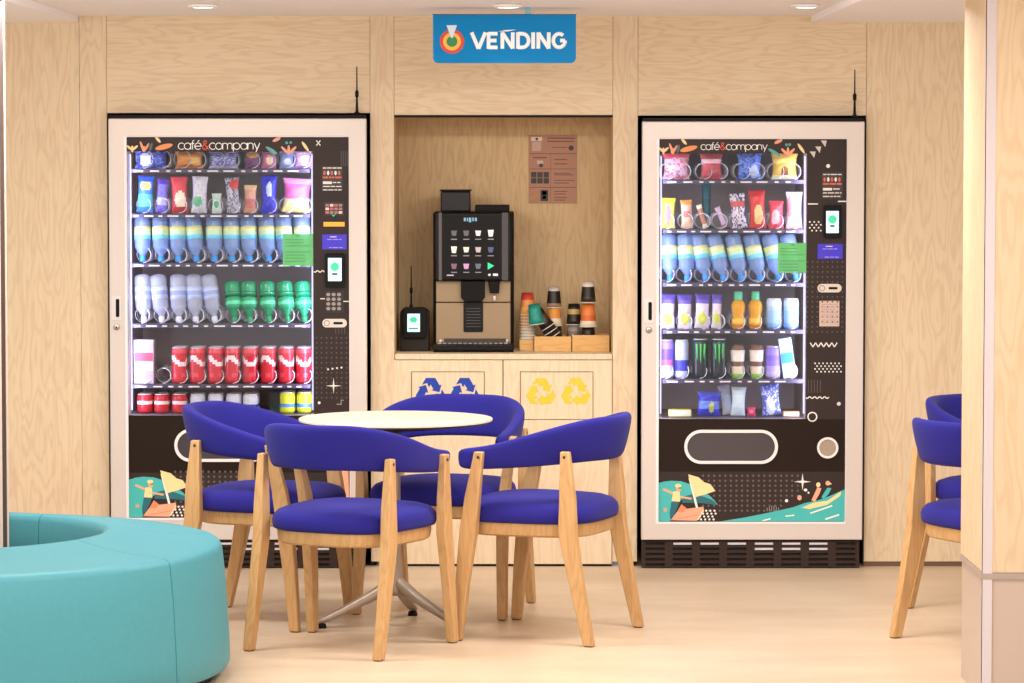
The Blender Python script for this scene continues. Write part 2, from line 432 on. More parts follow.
def machine(key, label, x0, x1, ytop, pan, win, shelves, slots, bin_y):
    """x0..x1 door in picture columns; PAN dark front (x0,x1,y0,y1); WIN glass (x0,x1,y0,y1); SHELVES front edge rows; SLOTS coil columns per shelf"""
    xc = (mx(x0) + mx(x1)) / 2
    t = thing('vending_machine', label, 'vending machine', (xc, D0, 0))
    K = dict(parent=t, world=True)
    zt, zb = mz(ytop), mz(540)
    yb = D0 + 0.82
    a = MB()
    cx0, cx1 = mx(x0) + 0.003, mx(x1) - 0.003
    wx0, wx1, wz1, wz0 = mx(win[0]), mx(win[1]), mz(win[2]), mz(win[3])
    a.box(cx0, wx0 - 0.012, D0 + 0.045, yb, 0.105, zt + 0.014, M_black)
    a.box(wx1 + 0.012, cx1, D0 + 0.045, yb, 0.105, zt + 0.014, M_black)
    a.box(wx0 - 0.012, wx1 + 0.012, D0 + 0.045, yb, wz1 + 0.012, zt + 0.014, M_black)
    a.box(wx0 - 0.012, wx1 + 0.012, D0 + 0.045, yb, 0.105, wz0 - 0.012, M_black)
    a.box(wx0 - 0.012, wx1 + 0.012, yb - 0.02, yb, wz0 - 0.012, wz1 + 0.012, M_black)
    a.box(cx0, cx1, D0 + 0.005, D0 + 0.045, zt + 0.001, zt + 0.014, M_black)
    a.build('cabinet', **K)
    a = MB()
    a.box(wx0 - 0.012, wx0 - 0.001, D0 + 0.045, yb - 0.02, wz0, wz1, M_inner)
    a.box(wx1 + 0.001, wx1 + 0.012, D0 + 0.045, yb - 0.02, wz0, wz1, M_inner)
    a.box(wx0 - 0.012, wx1 + 0.012, D0 + 0.045, yb - 0.02, wz1 + 0.001, wz1 + 0.012, M_inner)
    a.box(wx0 - 0.012, wx1 + 0.012, D0 + 0.045, yb - 0.02, wz0 - 0.012, wz0 - 0.001, M_inner)
    a.box(wx0, wx1, D0 + .56, D0 + .57, wz0, wz1, M_inner)
    a.build('inner_liner', **K)
    # silver door frame
    px0, px1, pz1, pz0 = mx(pan[0]), mx(pan[1]), mz(pan[2]), mz(pan[3])
    a = MB()
    a.ring([(mx(x0), zb), (mx(x1), zb), (mx(x1), zt), (mx(x0), zt)], [(px0, pz0), (px1, pz0), (px1, pz1), (px0, pz1)], D0, D0 + 0.044, M_frame)
    fr = a.build('door_frame', bevel=0.004, **K)
    a = MB(); a.ring([(px0 - .010, pz0 - .008), (px1 + .002, pz0 - .008), (px1 + .002, pz1 + .002), (px0 - .010, pz1 + .002)], [(px0 + .0005, pz0 + .0005), (px1, pz0 + .0005), (px1, pz1), (px0 + .0005, pz1)], D0 - 0.001, D0 + 0.004, M_rim)  # white ring paints the LED reflection on the frame's inner edge
    a.build('led_reflection_rim', **K)
    YP = D0 + 0.012                        # face of the dark panels
    a = MB(); a.box(px0, px1, YP, YP + 0.03, wz1, pz1, M_dark); hd = a.build('header_panel', **K)
    a = MB(); a.box(wx1, px1, YP, YP + 0.03, wz0 - 0.0, wz1, M_dark); cp = a.build('control_panel', **K)
    ly = mz(bin_y[1])
    a = MB(); a.box(px0, px1, YP, YP + 0.03, ly, wz0, M_darker); dp = a.build('delivery_panel', **K)
    a = MB(); a.box(px0, px1, YP, YP + 0.03, pz0, ly, M_dark); ap = a.build('artwork_panel', **K)
    a = MB(); a.box(px0, wx1, YP + 0.006, YP + 0.011, wz0, wz1, M_glass); a.build('glass_pane', **K)
    # kick plate with ventilation slots
    kz0, kz1 = 0.004, zb - 0.006
    kx0, kx1 = mx(x0) + 0.002, mx(x1) - 0.01
    a = MB()
    nb = 8; step = (kx1 - kx0) / nb
    a.box(kx0, kx1, D0 + 0.024, D0 + 0.05, kz0, kz1, mat('kick_back', rgb(34, 26, 24), .6, spec=.2))
    for k in range(nb + 1):
        xx = kx0 + step * k
        a.box(max(kx0, xx - 0.016), min(kx1, xx + 0.016), D0 + 0.015, D0 + 0.024, kz0, kz1, M_kick)
    for r in range(6):
        zz = kz0 + (kz1 - kz0) * r / 5
        a.box(kx0, kx1, D0 + 0.0165, D0 + 0.024, max(kz0, zz - 0.0055), min(kz1, zz + 0.0055), M_kick)
    kp = a.build('kick_plate', **K)
    a = MB()
    for k in range(1, 7):
        for r_ in range(1, 3):
            if (k, r_) in ((3, 2), ): continue
            xx = kx0 + step * k + 0.018
            zz = kz0 + (kz1 - kz0) * (5 - r_ + 0.5) / 5
            if r_ == 2 and k not in (4, 5, 6): continue
            a.box(xx, xx + step - 0.036, D0 + 0.020, D0 + 0.0235, zz - 0.0045, zz + 0.0045, M_label)
    sub(a, 'grille_insert', kp, t)
    # header lettering and leaves
    def hx(q): return mx(win[0] + (q - 127) * (win[1] - win[0]) / 185.0)
    hzo = pan[2] - 137
    def hz(q): return mz(q + hzo)
    YD = YP - 0.0008
    if key == 'L': tx0, tx1, xh, zb_ = 178.5, 260.0, 6.4, mz(149.4)
    else: tx0, tx1, xh, zb_ = 700.8, 767.0, 5.2, mz(149.8)
    k_ = (mx(tx1) - mx(tx0)) / 81.5
    for word, q0, q1, m_ in (('caf\u00e9', 0, 23, M_white), ('&', 23.8, 30.2, c(240, 84, 50)), ('company', 31.2, 81.5, M_white)):
        a = MB(); letters(a, word, mx(tx0) + q0 * k_, mx(tx0) + q1 * k_, zb_, xh / 247, .125, YD, YP + .001, m_); sub(a, 'ampersand' if word == '&' else 'lettering', hd, t)
    a = MB()
    def L(cx, cy, rx, ry, deg, m, k=0):
        a.prism(ell(hx(cx), hz(cy), rx / 247, ry / 247, 14, math.radians(deg)), YD - 0.0002 * k, YP + 0.001, m)
    cream, org, sal, tea, nav = c(244, 214, 156), c(236, 142, 76), c(240, 160, 126), c(76, 160, 150), c(64, 92, 110)
    L(130, 148, 4, 1.3, -40, cream); L(135, 148, 4, 1.3, 40, cream); L(132.5, 149, 3.5, 1.2, 90, cream, 1)
    L(142, 146, 5, 1.2, 110, sal); L(147, 147, 4.5, 1.2, 60, org); L(144, 149, 3, 2, 90, sal, 1); L(151, 147, 4.5, 1.3, 75, nav)
    L(158, 139.5, 4, 1.5, -50, cream); L(164, 146.8, 9, 2.6, 14, org)
    L(276, 139.5, 4.4, 1.7, 25, sal); L(271, 150.5, 7, 1.8, -32, tea); L(286, 142.8, 1.4, 1.4, 0, tea); L(290, 142.6, 1.4, 1.4, 0, tea)
    L(284, 150, 5, 1.4, -45, sal); L(288, 150, 5, 1.4, 90, sal, 1); L(292, 150, 5, 1.4, 45, sal); L(304.5, 146.5, 6, 1.5, -55, cream)
    sub(a, 'leaf_pattern', hd, t)
    # lock plate, lock, aerial
    lx = x0 + 7; ly_ = 308 if key == 'L' else 311
    a = MB(); a.prism(rrect(mx(lx - 5), mx(lx + 5), mz(ly_ + 12), mz(ly_ - 12), 0.004), D0 - 0.004, D0 + 0.002, mat('lock_plate', rgb(226, 216, 214), 0.35))
    lp = a.build('handle_plate', **K)
    a = MB(); a.prism(rrect(mx(lx - 0.5), mx(lx + 3), mz(ly_ + 9), mz(ly_ - 9), 0.004), D0 - 0.0055, D0 - 0.003, M_black); sub(a, 'handle_recess', lp, t)
    a = MB(); a.lathe([(0.013, 0), (0.013, 0.006), (0.009, 0.008)], M_metal, 18, Matrix.Translation((mx(lx), D0 + 0.001, mz(ly_ + 19))) @ Matrix.Rotation(PI / 2, 4, 'X'))
    a.box(mx(lx) - 0.0015, mx(lx) + 0.0015, D0 - 0.0085, D0 - 0.006, mz(ly_ + 19) - 0.005, mz(ly_ + 19) + 0.005, M_black)
    a.build('lock', **K)
    axp = x1 - 9.5
    a = MB(); zt2 = zt + 0.014
    a.lathe([(0.014, 0), (0.014, 0.008), (0.006, 0.014), (0.004, 0.07), (0.0075, 0.075), (0.0075, 0.095), (0.003, 0.10), (0.0022, 0.195)], M_black, 10, Matrix.Translation((mx(axp), D0 + 0.025, zt2)))
    a.build('aerial', **K)
    # light strips inside the window
    for sx in (wx0 + 0.010, wx1 - 0.006):
        a = MB(); a.box(sx - 0.003, sx + 0.003, D0 + 0.046, D0 + 0.052, wz0 + 0.02, wz1 - 0.01, M_led); a.build('light_strip', **K)
    for sx, d in ((wx0 + 0.012, 1), (wx1 - 0.012, -1)):
        ld = bpy.data.lights.new('cabinet_led', 'AREA'); ld.shape = 'RECTANGLE'; ld.size = 0.02; ld.size_y = wz1 - wz0 - 0.04
        ld.energy = 2.7; ld.color = (0.66, 0.70, 1.0)
        lo = bpy.data.objects.new('cabinet_led', ld); COL.objects.link(lo); lo.parent = t
        lo.location = Vector((sx, D0 + 0.05, (wz0 + wz1) / 2)) - t.location
        v = Vector((d * 0.7, 0.75, 0)); lo.rotation_euler = v.to_track_quat('-Z', 'Y').to_euler()
    # shelves with price rail and coils
    DS = D0 + 0.08
    for si, sy in enumerate(shelves):
        zc = Z(sy, DS)                     # upper edge of the rail = shelf top
        a = MB()
        a.box(X(win[0] + 4, DS, 270), X(win[1] - 3, DS, 270), DS + 0.006, D0 + .55, zc - 0.006, zc, M_shelf)
        sh = a.build('shelf', **K)
        a = MB(); a.box(X(win[0] + 4, DS, 270), X(win[1] - 3, DS, 270), DS - 0.002, DS + 0.006, zc - 0.015, zc, mat('rail_tint', rgb(80, 72, 92), 0.4, spec=.2))
        rr = random.Random(si + 5)
        q = win[0] + 8
        while q < win[1] - 14:
            w = rr.choice((4, 5, 9, 11)); a.box(X(q, DS), X(q + w, DS), DS - 0.0035, DS - 0.001, zc - 0.0115, zc - 0.0055, M_label); q += w + rr.choice((5, 6, 7))
        sub(a, 'price_rail', sh, t)
        for q in slots[si]:
            qx, qr = q if isinstance(q, tuple) else (q, 7.6)
            r = qr / 247
            a = MB()
            pts = []
            turns = 4
            for k in range(turns * 16 + 1):
                ang = 2 * PI * k / 16 - PI / 2
                pts.append((X(qx, DS) + r * math.cos(ang), DS + 0.014 + 0.07 * k / 16, zc + r + 0.003 + r * math.sin(ang)))
            a.tube(pts, 0.0021, M_coil, 5)
            a.build('coil', **K)
    # delivery opening: stadium ring round a dark flap
    d0, d1, e0, e1 = bin_y[2]
    r_ = abs(mz(e0) - mz(e1)) / 2
    o_ = rrect(mx(d0), mx(d1), mz(e1), mz(e0), r_ * 0.98, 8); i_ = rrect(mx(d0) + .012, mx(d1) - .012, mz(e1) + .012, mz(e0) - .012, r_ - .012, 8)
    a = MB(); a.ring(o_, i_, YP - 0.008, YP + 0.002, M_rim); a.build('delivery_frame', **K)
    a = MB(); a.prism(i_, YP - 0.002, YP + 0.001, mat('flap', rgb(70, 62, 66), 0.25)); fl = a.build('delivery_flap', **K)
    rx, ry = bin_y[3]
    M1 = Matrix.Translation((mx(rx), YP + 0.001, mz(ry))) @ Matrix.Rotation(PI / 2, 4, 'X')
    a = MB(); a.ring(ell(mx(rx), mz(ry), .043, .043, 28), ell(mx(rx), mz(ry), .034, .034, 28), YP - 0.007, YP + 0.001, M_rim); a.build('coin_return_ring', **K)
    a = MB(); a.prism(ell(mx(rx), mz(ry), .034, .034, 28), YP - 0.002, YP + 0.001, mat('coin_cup', rgb(176, 160, 140), 0.4, metal=0.4)); a.build('coin_return_cup', **K)
    return t, hd, cp, dp, ap, YP

cans_x = [179, 197, 215, 232, 250, 268, 286, 303.5]
water_x = [143, 161.5, 179, 197, 215, 232.5, 250, 269, 286, 304]
L_shelves = [169, 214, 263.5, 324, 384.5, 414.2]
L_slots = [[(144, 9), (162, 9), (182, 9), (198, 8), (217, 8), (231, 8), (252, 8), (268, 8), (286, 9), (303, 8)],
           [143, 161.5, 179, 197, 215, 232.5, 250, 269, 286, 304], water_x, [141, 160, 178, 195.5, 213, 232, 248, 268, 286, 304],
           [143, 162] + cans_x, []]
VL, hdL, cpL, dpL, apL, YP = machine('L', 'silver framed vending machine left of the coffee niche, stocked with cans and water', 109, 366.5, 118.5,
    (127, 349, 137, 518), (127, 313, 151.5, 416), L_shelves, L_slots, (416, 473, (173, 267, 429, 462), (336, 446)))
R_shelves = [180, 229.5, 283, 330, 379.5, 417.6]
r_water = [667, 684.5, 703, 721, 739, 757.5, 776, 794]
R_slots = [[(668, 8), (683, 8), (704, 8), (720, 8), (742, 8), (757, 8), (776, 8), (793, 8)], [667, 686, 703, 720, 738, 757, 776, 794], r_water,
           [667, 685, 703, 718, 738, 755, 774, 791], [666, 682, 700, 719, 738, 757, 773, 791], []]
VR, hdR, cpR, dpR, apR, YP = machine('R', 'silver framed vending machine to the right of the coffee niche, stocked with snacks and drinks', 642, 864, 121.5,
    (659, 846.5, 139, 522), (659, 807, 153.5, 419.5), R_shelves, R_slots, (419.5, 472, (685, 779, 430, 464), (829, 448)))

# ---- controls
YD = YP - 0.001
def rect(mb, x0, x1, y0, y1, m, d=0.0, back=0.002):
    mb.box(mx(x0), mx(x1), YD - d, YP + back, mz(y1), mz(y0), m)
def lines(mb, x0, x1, ys, m, rnd, h=0.9, d=0.0006):
    for y in ys:
        q = x0
        while q < x1 - 1.5:
            w = min(x1 - q, rnd.uniform(2.0, 7.0)); rect(mb, q, q + w, y, y + h, m, d); q += w + 0.9
RN = random.Random(3)
Wh = c(238, 232, 226); Gy = c(150, 138, 132); Viol = c(64, 46, 206, 0.5)
def reader(root, part, x0, x1, y0, y1, sx0, sx1, sy0, sy1):
    a = MB(); a.prism(rrect(mx(x0), mx(x1), mz(y1), mz(y0), 0.008), YD - 0.014, YP + 0.002, M_black); r = sub(a, 'card_reader', part, root)
    a = MB(); a.box(mx(sx0), mx(sx1), YD - 0.0152, YD - 0.0135, mz(sy1), mz(sy0), glow(190, 236, 244, 0.9))
    a.prism(ell(mx((sx0 + sx1) / 2), mz(sy0 + (sy1 - sy0) * .38), 4.2 / 247, 4.2 / 247), YD - 0.0158, YD - 0.0140, glow(52, 196, 140, 0.6))
    a.box(mx(sx0 + 4), mx(sx1 - 4), YD - 0.0158, YD - 0.0140, mz(sy1 - 6), mz(sy1 - 8), c(40, 60, 80))
    a.box(mx(sx0 + 2), mx(sx1 - 2), YD - 0.0158, YD - 0.0140, mz(sy1 - 2), mz(sy1 - 4), glow(230, 240, 240, 0.7))
    o = sub(a, 'reader_screen', part, root); return r
def infosign(root, part, x0, x1, y0, y1):
    a = MB(); rect(a, x0, x1, y0, y1, c(58, 46, 46))
    lines(a, x0 + 1, x1 - 1, [y0 + 1.5], Wh, RN, 1.0); red = c(214, 96, 66)
    for k in range(5):
        q = x0 + 1 + k * 3.7; a.prism(ell(mx(q + 1.5), mz(y0 + 7), 1.2 / 247, 2.3 / 247, 8), YD - 0.0007, YP, Wh if k % 2 else red)
    lines(a, x0 + 1, x1 - 1, [y0 + 10.5], red, RN, 1.8)
    rect(a, x0 + 1, x0 + 10, y0 + 15.5, y0 + 18, Wh, 0.0006); lines(a, x0 + 11, x1 - 1, [y0 + 16], Wh, RN, 1.0)
    lines(a, x0 + 1, x1 - 1, [y0 + 20, y0 + 23.5], Wh, RN, 0.9)
    sub(a, 'payment_sticker', part, root)
def coinplate(root, part, x0, x1, y0, y1):
    a = MB(); a.prism(rrect(mx(x0), mx(x1), mz(y1), mz(y0), abs(mz(y0) - mz(y1)) * .48), YD - 0.004, YP + 0.001, mat('coin_plate', rgb(222, 208, 196), 0.35, metal=0.2))
    a.ring(ell(mx(x0 + 4.5), mz((y0 + y1) / 2), 3 / 247, 3 / 247), ell(mx(x0 + 4.5), mz((y0 + y1) / 2), 2.2 / 247, 2.2 / 247), YD - 0.005, YD - 0.003, Gy)
    a.prism(rrect(mx(x0 + 11), mx(x1 - 4), mz((y0 + y1) / 2 + 1.2), mz((y0 + y1) / 2 - 1.2), 0.004), YD - 0.005, YD - 0.003, M_black)
    sub(a, 'coin_slot', part, root)
def violet(root, part, x0, x1, y0, y1):
    a = MB(); rect(a, x0, x1, y0, y1, Viol)
    lines(a, x0 + 8, x1 - 8, [y0 + 2], Wh, RN, 0.8); lines(a, x0 + 5, x1 - 5, [y0 + 4.6], c(170, 160, 250), RN, 0.8); lines(a, x0 + 7, x1 - 4, [y1 - 2.2], c(170, 160, 250), RN, 0.8)
    sub(a, 'violet_sticker', part, root)
def wavy(mb, x0, x1, y, amp, per, m, sharp=False):
    n = int((x1 - x0) / per * (2 if sharp else 8)); P = []
    for k in range(n + 1):
        q = x0 + (x1 - x0) * k / n
        yy = y + (amp if k % 2 else -amp) if sharp else y + amp * math.sin(2 * PI * (q - x0) / per)
        P.append((mx(q), mz(yy)))
    for p_, q_ in zip(P, P[1:]): mb.prism(stroke(p_, q_, 1.1 / 247), YD - 0.0004, YP, m)
def dots(mb, x0, x1, y0, y1, sx, sy, r, m, stag=False):
    y = y0; row = 0
    while y <= y1 + .01:
        q = x0 + (sx / 2 if stag and row % 2 else 0)
        while q <= x1 + .01:
            mb.prism(ell(mx(q), mz(y), r / 247, r / 247, 8), YD - 0.0003, YP, m); q += sx
        y += sy; row += 1
def plus(mb, x, y, h, w, m):
    mb.prism([(mx(x - h), mz(y)), (mx(x), mz(y + w)), (mx(x + h), mz(y)), (mx(x), mz(y - w))], YD - 0.0005, YP, m)
    mb.prism([(mx(x - w), mz(y)), (mx(x), mz(y + h)), (mx(x + w), mz(y)), (mx(x), mz(y - h))], YD - 0.0006, YP, m)

# left machine
a = MB(); dots(a, 316, 347, 338, 398, 5, 5, 0.9, DOT)
for s1, s2 in (((316.5, 140.5), (320.5, 145.5)), ((320.5, 140.5), (316.5, 145.5))): a.prism(stroke((mx(s1[0]), mz(s1[1])), (mx(s2[0]), mz(s2[1])), 1.1 / 247), YD - .0004, YP, Wh)
for q in (341, 343, 345, 347): rect(a, q, q + 0.7, 151, 166, DOT)
for q in (335, 338, 341, 344): rect(a, q, q + 0.7, 328, 334, DOT)
wavy(a, 313.5, 324, 271.5, 0.9, 5, Wh)
rect(a, 320, 324.5, 298.3, 299.3, Wh); rect(a, 343, 349, 301, 302, Wh)
for k in range(4): a.prism(ell(mx(327.5 + 4.5 * k), mz(369.5 - 0.6 * k), 1 / 247, 1 / 247, 8), YD - .0004, YP, Wh)
plus(a, 333, 386, 8, 0.9, Wh); a.prism(ell(mx(318.5), mz(403), 1.4 / 247, 1.4 / 247, 10), YD - .0004, YP, Wh)
rect(a, 336, 341, 404, 405, Gy); rect(a, 340, 341, 400, 404, Gy); rect(a, 340, 343, 400, 401, Gy)
sub(a, 'printed_pattern', cpL, VL)
infosign(VL, cpL, 322, 342.5, 166, 191)
a = MB(); rect(a, 324, 343.5, 202, 216, c(36, 30, 30), 0.004)
for r_ in range(3):
    for k in range(4): rect(a, 325.5 + 4.4 * k, 329 + 4.4 * k, 204 + 3.6 * r_, 206.6 + 3.6 * r_, [c(180, 110, 100), c(230, 200, 200), c(214, 90, 90), c(150, 130, 130)][(r_ + k) % 4], 0.005)
a.prism([(mx(331), mz(214)), (mx(333.5), mz(217)), (mx(336.5), mz(213)), (mx(333.5), mz(215.2))], YD - .006, YD, c(70, 200, 130)); sub(a, 'price_display', cpL, VL)
a = MB(); rect(a, 323.5, 344.5, 222, 226.5, glow(236, 160, 44, 0.5), 0.005); sub(a, 'note_slot', cpL, VL)
violet(VL, cpL, 322, 346.5, 234.5, 249.5)
reader(VL, cpL, 325, 345, 253, 287, 328, 341.5, 258, 281)
a = MB(); rect(a, 324.5, 343, 291.5, 313, c(34, 28, 28), 0.003)
for r_ in range(4):
    for k in range(3): a.prism(ell(mx(328 + 5.4 * k), mz(294.6 + 4.7 * r_), 2 / 247, 1.7 / 247, 12), YD - .007, YD - .002, mat('key_metal', rgb(160, 146, 140), 0.35, metal=0.5))
sub(a, 'keypad', cpL, VL)
coinplate(VL, cpL, 322, 346.5, 319, 327.5)
# right machine
a = MB(); dots(a, 808, 845, 262, 332, 5, 5, 0.9, DOT)
for q, w in ((811.5, 154.5), (817, 149.5), (822.5, 143.5)): a.prism([(mx(q - 2), mz(w - 3)), (mx(q + 4), mz(w - 3)), (mx(q + 2.5), mz(w + 3.5))], YD - .0004, YP, c(210, 198, 190))
a.prism(ell(mx(828), mz(166), 2 / 247, 2 / 247, 10), YD - .0004, YP, Wh)
rect(a, 808, 818, 203.4, 204.6, Wh); rect(a, 838, 847, 200.8, 202, Wh)
dots(a, 810, 821, 222, 233, 4.4, 2.9, 0.9, Wh, True); wavy(a, 811, 838, 345, 2.2, 5.4, Wh, True)
dots(a, 816, 842, 363.5, 374, 4, 2.8, 0.85, Wh, True); wavy(a, 807, 830, 397.8, 0.9, 5, Wh)
for q in (809, 812, 815, 818, 821): rect(a, q, q + 0.8, 380, 393, DOT)
a.prism(ell(mx(840), mz(404), 2 / 247, 2 / 247, 10), YD - .0004, YP, c(220, 210, 204))
a.ring(ell(mx(813.5), mz(417), 5 / 247, 5 / 247, 20), ell(mx(813.5), mz(417), 3.8 / 247, 3.8 / 247, 20), YD - .0005, YP, Wh)
sub(a, 'printed_pattern', cpR, VR)
infosign(VR, cpR, 822, 842.5, 172.5, 198.5)
reader(VR, cpR, 823.5, 841.5, 205, 238, 826, 838.5, 211, 233)
violet(VR, cpR, 818, 843, 244, 259); coinplate(VR, cpR, 818, 842, 284, 292.5)
a = MB(); rect(a, 820, 840, 301, 326.5, c(206, 178, 160)); lines(a, 822.5, 838, [304 + 2.6 * k for k in range(8)], c(182, 158, 158), RN, 1.2); sub(a, 'notice_sheet', cpR, VR)

# ---- beach artwork on the lower panels
def artwork(root, part, dx, dy, right=True):
    a = MB()
    tq = c(70, 186, 182); dt = c(34, 104, 118); cr = c(250, 222, 160); sk = c(232, 176, 130); og = c(242, 142, 100); sm = c(246, 172, 138); pw = c(248, 240, 228)
    def P(pts, m, k=0): a.prism([(mx(p[0] + dx), mz(p[1] + dy)) for p in pts], YD - 0.0003 * k, YP + 0.001, m)
    def E(x, y, rx, ry, m, k=0): a.prism(ell(mx(x + dx), mz(y + dy), rx / 247, ry / 247, 14), YD - 0.0003 * k, YP + 0.001, m)
    def S(p, q, w, m, k=0): a.prism(stroke((mx(p[0] + dx), mz(p[1] + dy)), (mx(q[0] + dx), mz(q[1] + dy)), w / 247), YD - 0.0003 * k, YP + 0.001, m)
    y = 476
    while y < 512:
        q = 704
        while q < 800 - max(0, (y - 496) * 1.5): E(q, y, 1.1, 1.1, c(104, 88, 82)); q += 5.6
        y += 5
    P([(657.4, 484), (664, 482), (672, 481), (682, 481.6), (690, 484), (698, 488), (706, 493), (712, 497), (719, 505), (705, 500), (694, 498), (684, 499), (677, 503), (673, 512), (671, 521.6), (657.4, 521.6)], tq, 1)
    P([(684, 497), (694, 494), (705, 497), (713, 500), (719, 505.4), (702, 503.4), (683, 503)], dt, 2)
    P([(672.5, 501), (680.5, 502), (678.5, 508), (674, 517), (671, 518.5), (670.5, 513)], dt, 3)
    P([(674, 492), (680.5, 491), (681, 502), (672.5, 501.5)], cr, 4)
    S((664, 489.5), (675, 494), 2.4, sk, 3); S((680.5, 497), (692.5, 499), 2.0, sk, 5)
    E(679.5, 489, 2.4, 3.0, sk, 5); E(679, 486, 3.2, 1.9, cr, 6); S((679, 488.2), (682, 488.2), 1.0, c(60, 40, 36), 7)
    E(666, 510, 2.0, 2.0, c(214, 160, 118), 2)
    P([(671.5, 520.5), (678, 512), (682.5, 504.5), (688, 509), (704.5, 507), (705, 512), (698, 521)], sm, 4); P([(678, 512), (682.5, 504.5), (688, 509), (684, 513)], og, 5)
    S((673, 520), (700, 515), 0.8, og, 6); S((699, 520), (704.5, 510), 1.4, c(255, 220, 190), 6)
    S((690.5, 478), (698, 508), 2.2, pw, 5)
    P([(689, 474.6), (699.5, 477.5), (705, 482.5), (711.5, 484.5), (716.5, 491.2), (708, 494), (696, 497.5)], cr, 6)
    for r_ in range(4):
        for k in range(4): E(703 + 4.2 * k + (2.1 if r_ % 2 else 0) - r_, 511 + 2.9 * r_, 1.05, 1.05, pw, 3)
    if right:
        P([(722, 521.6), (745, 518), (770, 513), (795, 507.5), (806, 503.5), (820, 500.5), (832, 496), (846.6, 489.5), (846.6, 521.6)], tq, 1)
        P([(803, 508), (815, 503), (829, 501), (843, 491.5), (842, 496), (829, 505), (811, 509.4)], cr, 3)
        P([(813, 500.5), (819, 487.5), (823, 488.5), (821, 494), (816.5, 502)], sm, 4); E(819.8, 485, 2.2, 2.4, cr, 5)
        P([(823, 497.5), (829, 488), (833, 488.5), (830, 494.5), (825.5, 499)], tq, 5); E(829.4, 483.4, 2.4, 2.4, sm, 5); S((830, 484), (833, 484), 1.2, cr, 6)
        S((812, 513.5), (834, 506), 1.4, pw, 4); S((787, 516.5), (796, 515.5), 1.2, pw, 4); S((827, 519.5), (841, 515), 1.6, pw, 4); S((764, 521), (772, 519), 1.2, pw, 4)
        E(788, 501, 1.6, 1.6, pw, 3); E(801, 498, 2.2, 2.6, sm, 3); E(807, 490.3, 1.8, 1.5, pw, 3); E(810, 493, 1.0, 1.0, pw, 3)
        for k in range(6): S((768.5 + 2.3 * k, 505.5 + abs(2.5 - k)), (768.5 + 2.3 * k, 511.5), 0.7, Gy, 2)
        plus(a, 804, 482, 8.6, 1.2, Wh)
    else:
        P([(868, 475), (878, 472), (879.5, 521.6), (866, 521.6)], sm, 2); P([(800, 521.6), (835, 512), (879.5, 505), (879.5, 521.6)], tq, 1)
    sub(a, 'beach_artwork', part, root)
artwork(VR, apR, 0, 0); artwork(VL, apL, -530.5, -4, False)

# ---- green stickers on the panes
for root, x0, x1, y0, y1, nm in ((VL, 282.5, 313, 234, 266, 'left'), (VR, 778, 807, 243, 273, 'right')):
    a = MB(); yy = D0 + 0.0155
    a.box(mx(x0), mx(x1) - 0.001, yy, yy + 0.0012, mz(y1), mz(y0), plastic_clear('green_film', rgb(120, 214, 130), 0.7))
    rr = random.Random(2)
    for k in range(8):
        if k == 3: continue
        a.box(mx(x0 + 2), mx(x1 - 2 - rr.uniform(0, 8)), yy - 0.0006, yy + 0.0002, mz(y0 + 6.2 + 3.1 * k), mz(y0 + 5.2 + 3.1 * k), c(70, 150, 90))
    a.prism([(mx(x0 + 13), mz(y0 + 3)), (mx(x0 + 15), mz(y0 + 1)), (mx(x0 + 17), mz(y0 + 3))], yy - .0006, yy, c(64, 140, 86))
    a.build('green_notice', root, True)

# ================================================================== goods in the machines
DG = D0 + 0.135                                 # where the front goods stand
PT = {'L': 'left vending machine', 'R': 'right vending machine'}
SH = {'L': [Z(y, D0 + 0.08) for y in L_shelves], 'R': [Z(y, D0 + 0.08) for y in R_shelves]}
def gx(px): return X(px, DG, 270)

def bag_mesh(w, h, d, pat, seed=0):
    """a pillow pack: crimped seals top and bottom, belly between; PAT(u, v) gives the print's material"""
    a = MB(); nu, nv = 14, 18; rr = random.Random(seed); ph = rr.uniform(0, 6)
    def pt(i, j, s):
        u, v = i / nu, j / nv
        bel = max(0.0, math.sin(PI * min(1, max(0, (v - 0.05) / 0.9)))) ** 0.55
        ww = w * (1.0 - 0.15 * bel)
        th = d / 2 * bel * max(0.0, 1 - abs(2 * u - 1) ** 2.4) ** 0.7
        wr = 0.045 * d * math.sin(9 * u + 5 * v + ph) * bel * (1 - abs(2 * u - 1)) + 0.05 * d * math.sin(23 * v + 7 * u * s + ph) * bel * max(0.0, 1 - abs(2 * u - 1) ** 3)
        return ((u - 0.5) * ww, s * (th + wr + 0.0006), v * h)
    for s in (-1, 1):
        vs = [pt(i, j, s) for j in range(nv + 1) for i in range(nu + 1)]
        fs, ms = [], []
        for j in range(nv):
            for i in range(nu):
                k = j * (nu + 1) + i
                q = (k, k + 1, k + nu + 2, k + nu + 1)
                fs.append(q if s < 0 else q[::-1]); ms.append(pat((i + .5) / nu, (j + .5) / nv))
        a.add(vs, fs, ms, True)
    # close the rim
    n1 = (nu + 1) * (nv + 1)
    rim = [i for i in range(nu + 1)] + [j * (nu + 1) + nu for j in range(1, nv + 1)] + [nv * (nu + 1) + i for i in range(nu - 1, -1, -1)] + [j * (nu + 1) for j in range(nv - 1, 0, -1)]
    for k in range(len(rim)):
        p, q = rim[k], rim[(k + 1) % len(rim)]
        a.f.append([p, p + n1, q + n1, q]); a.m.append(a.m[0]); a.sm.append(False)
    return a
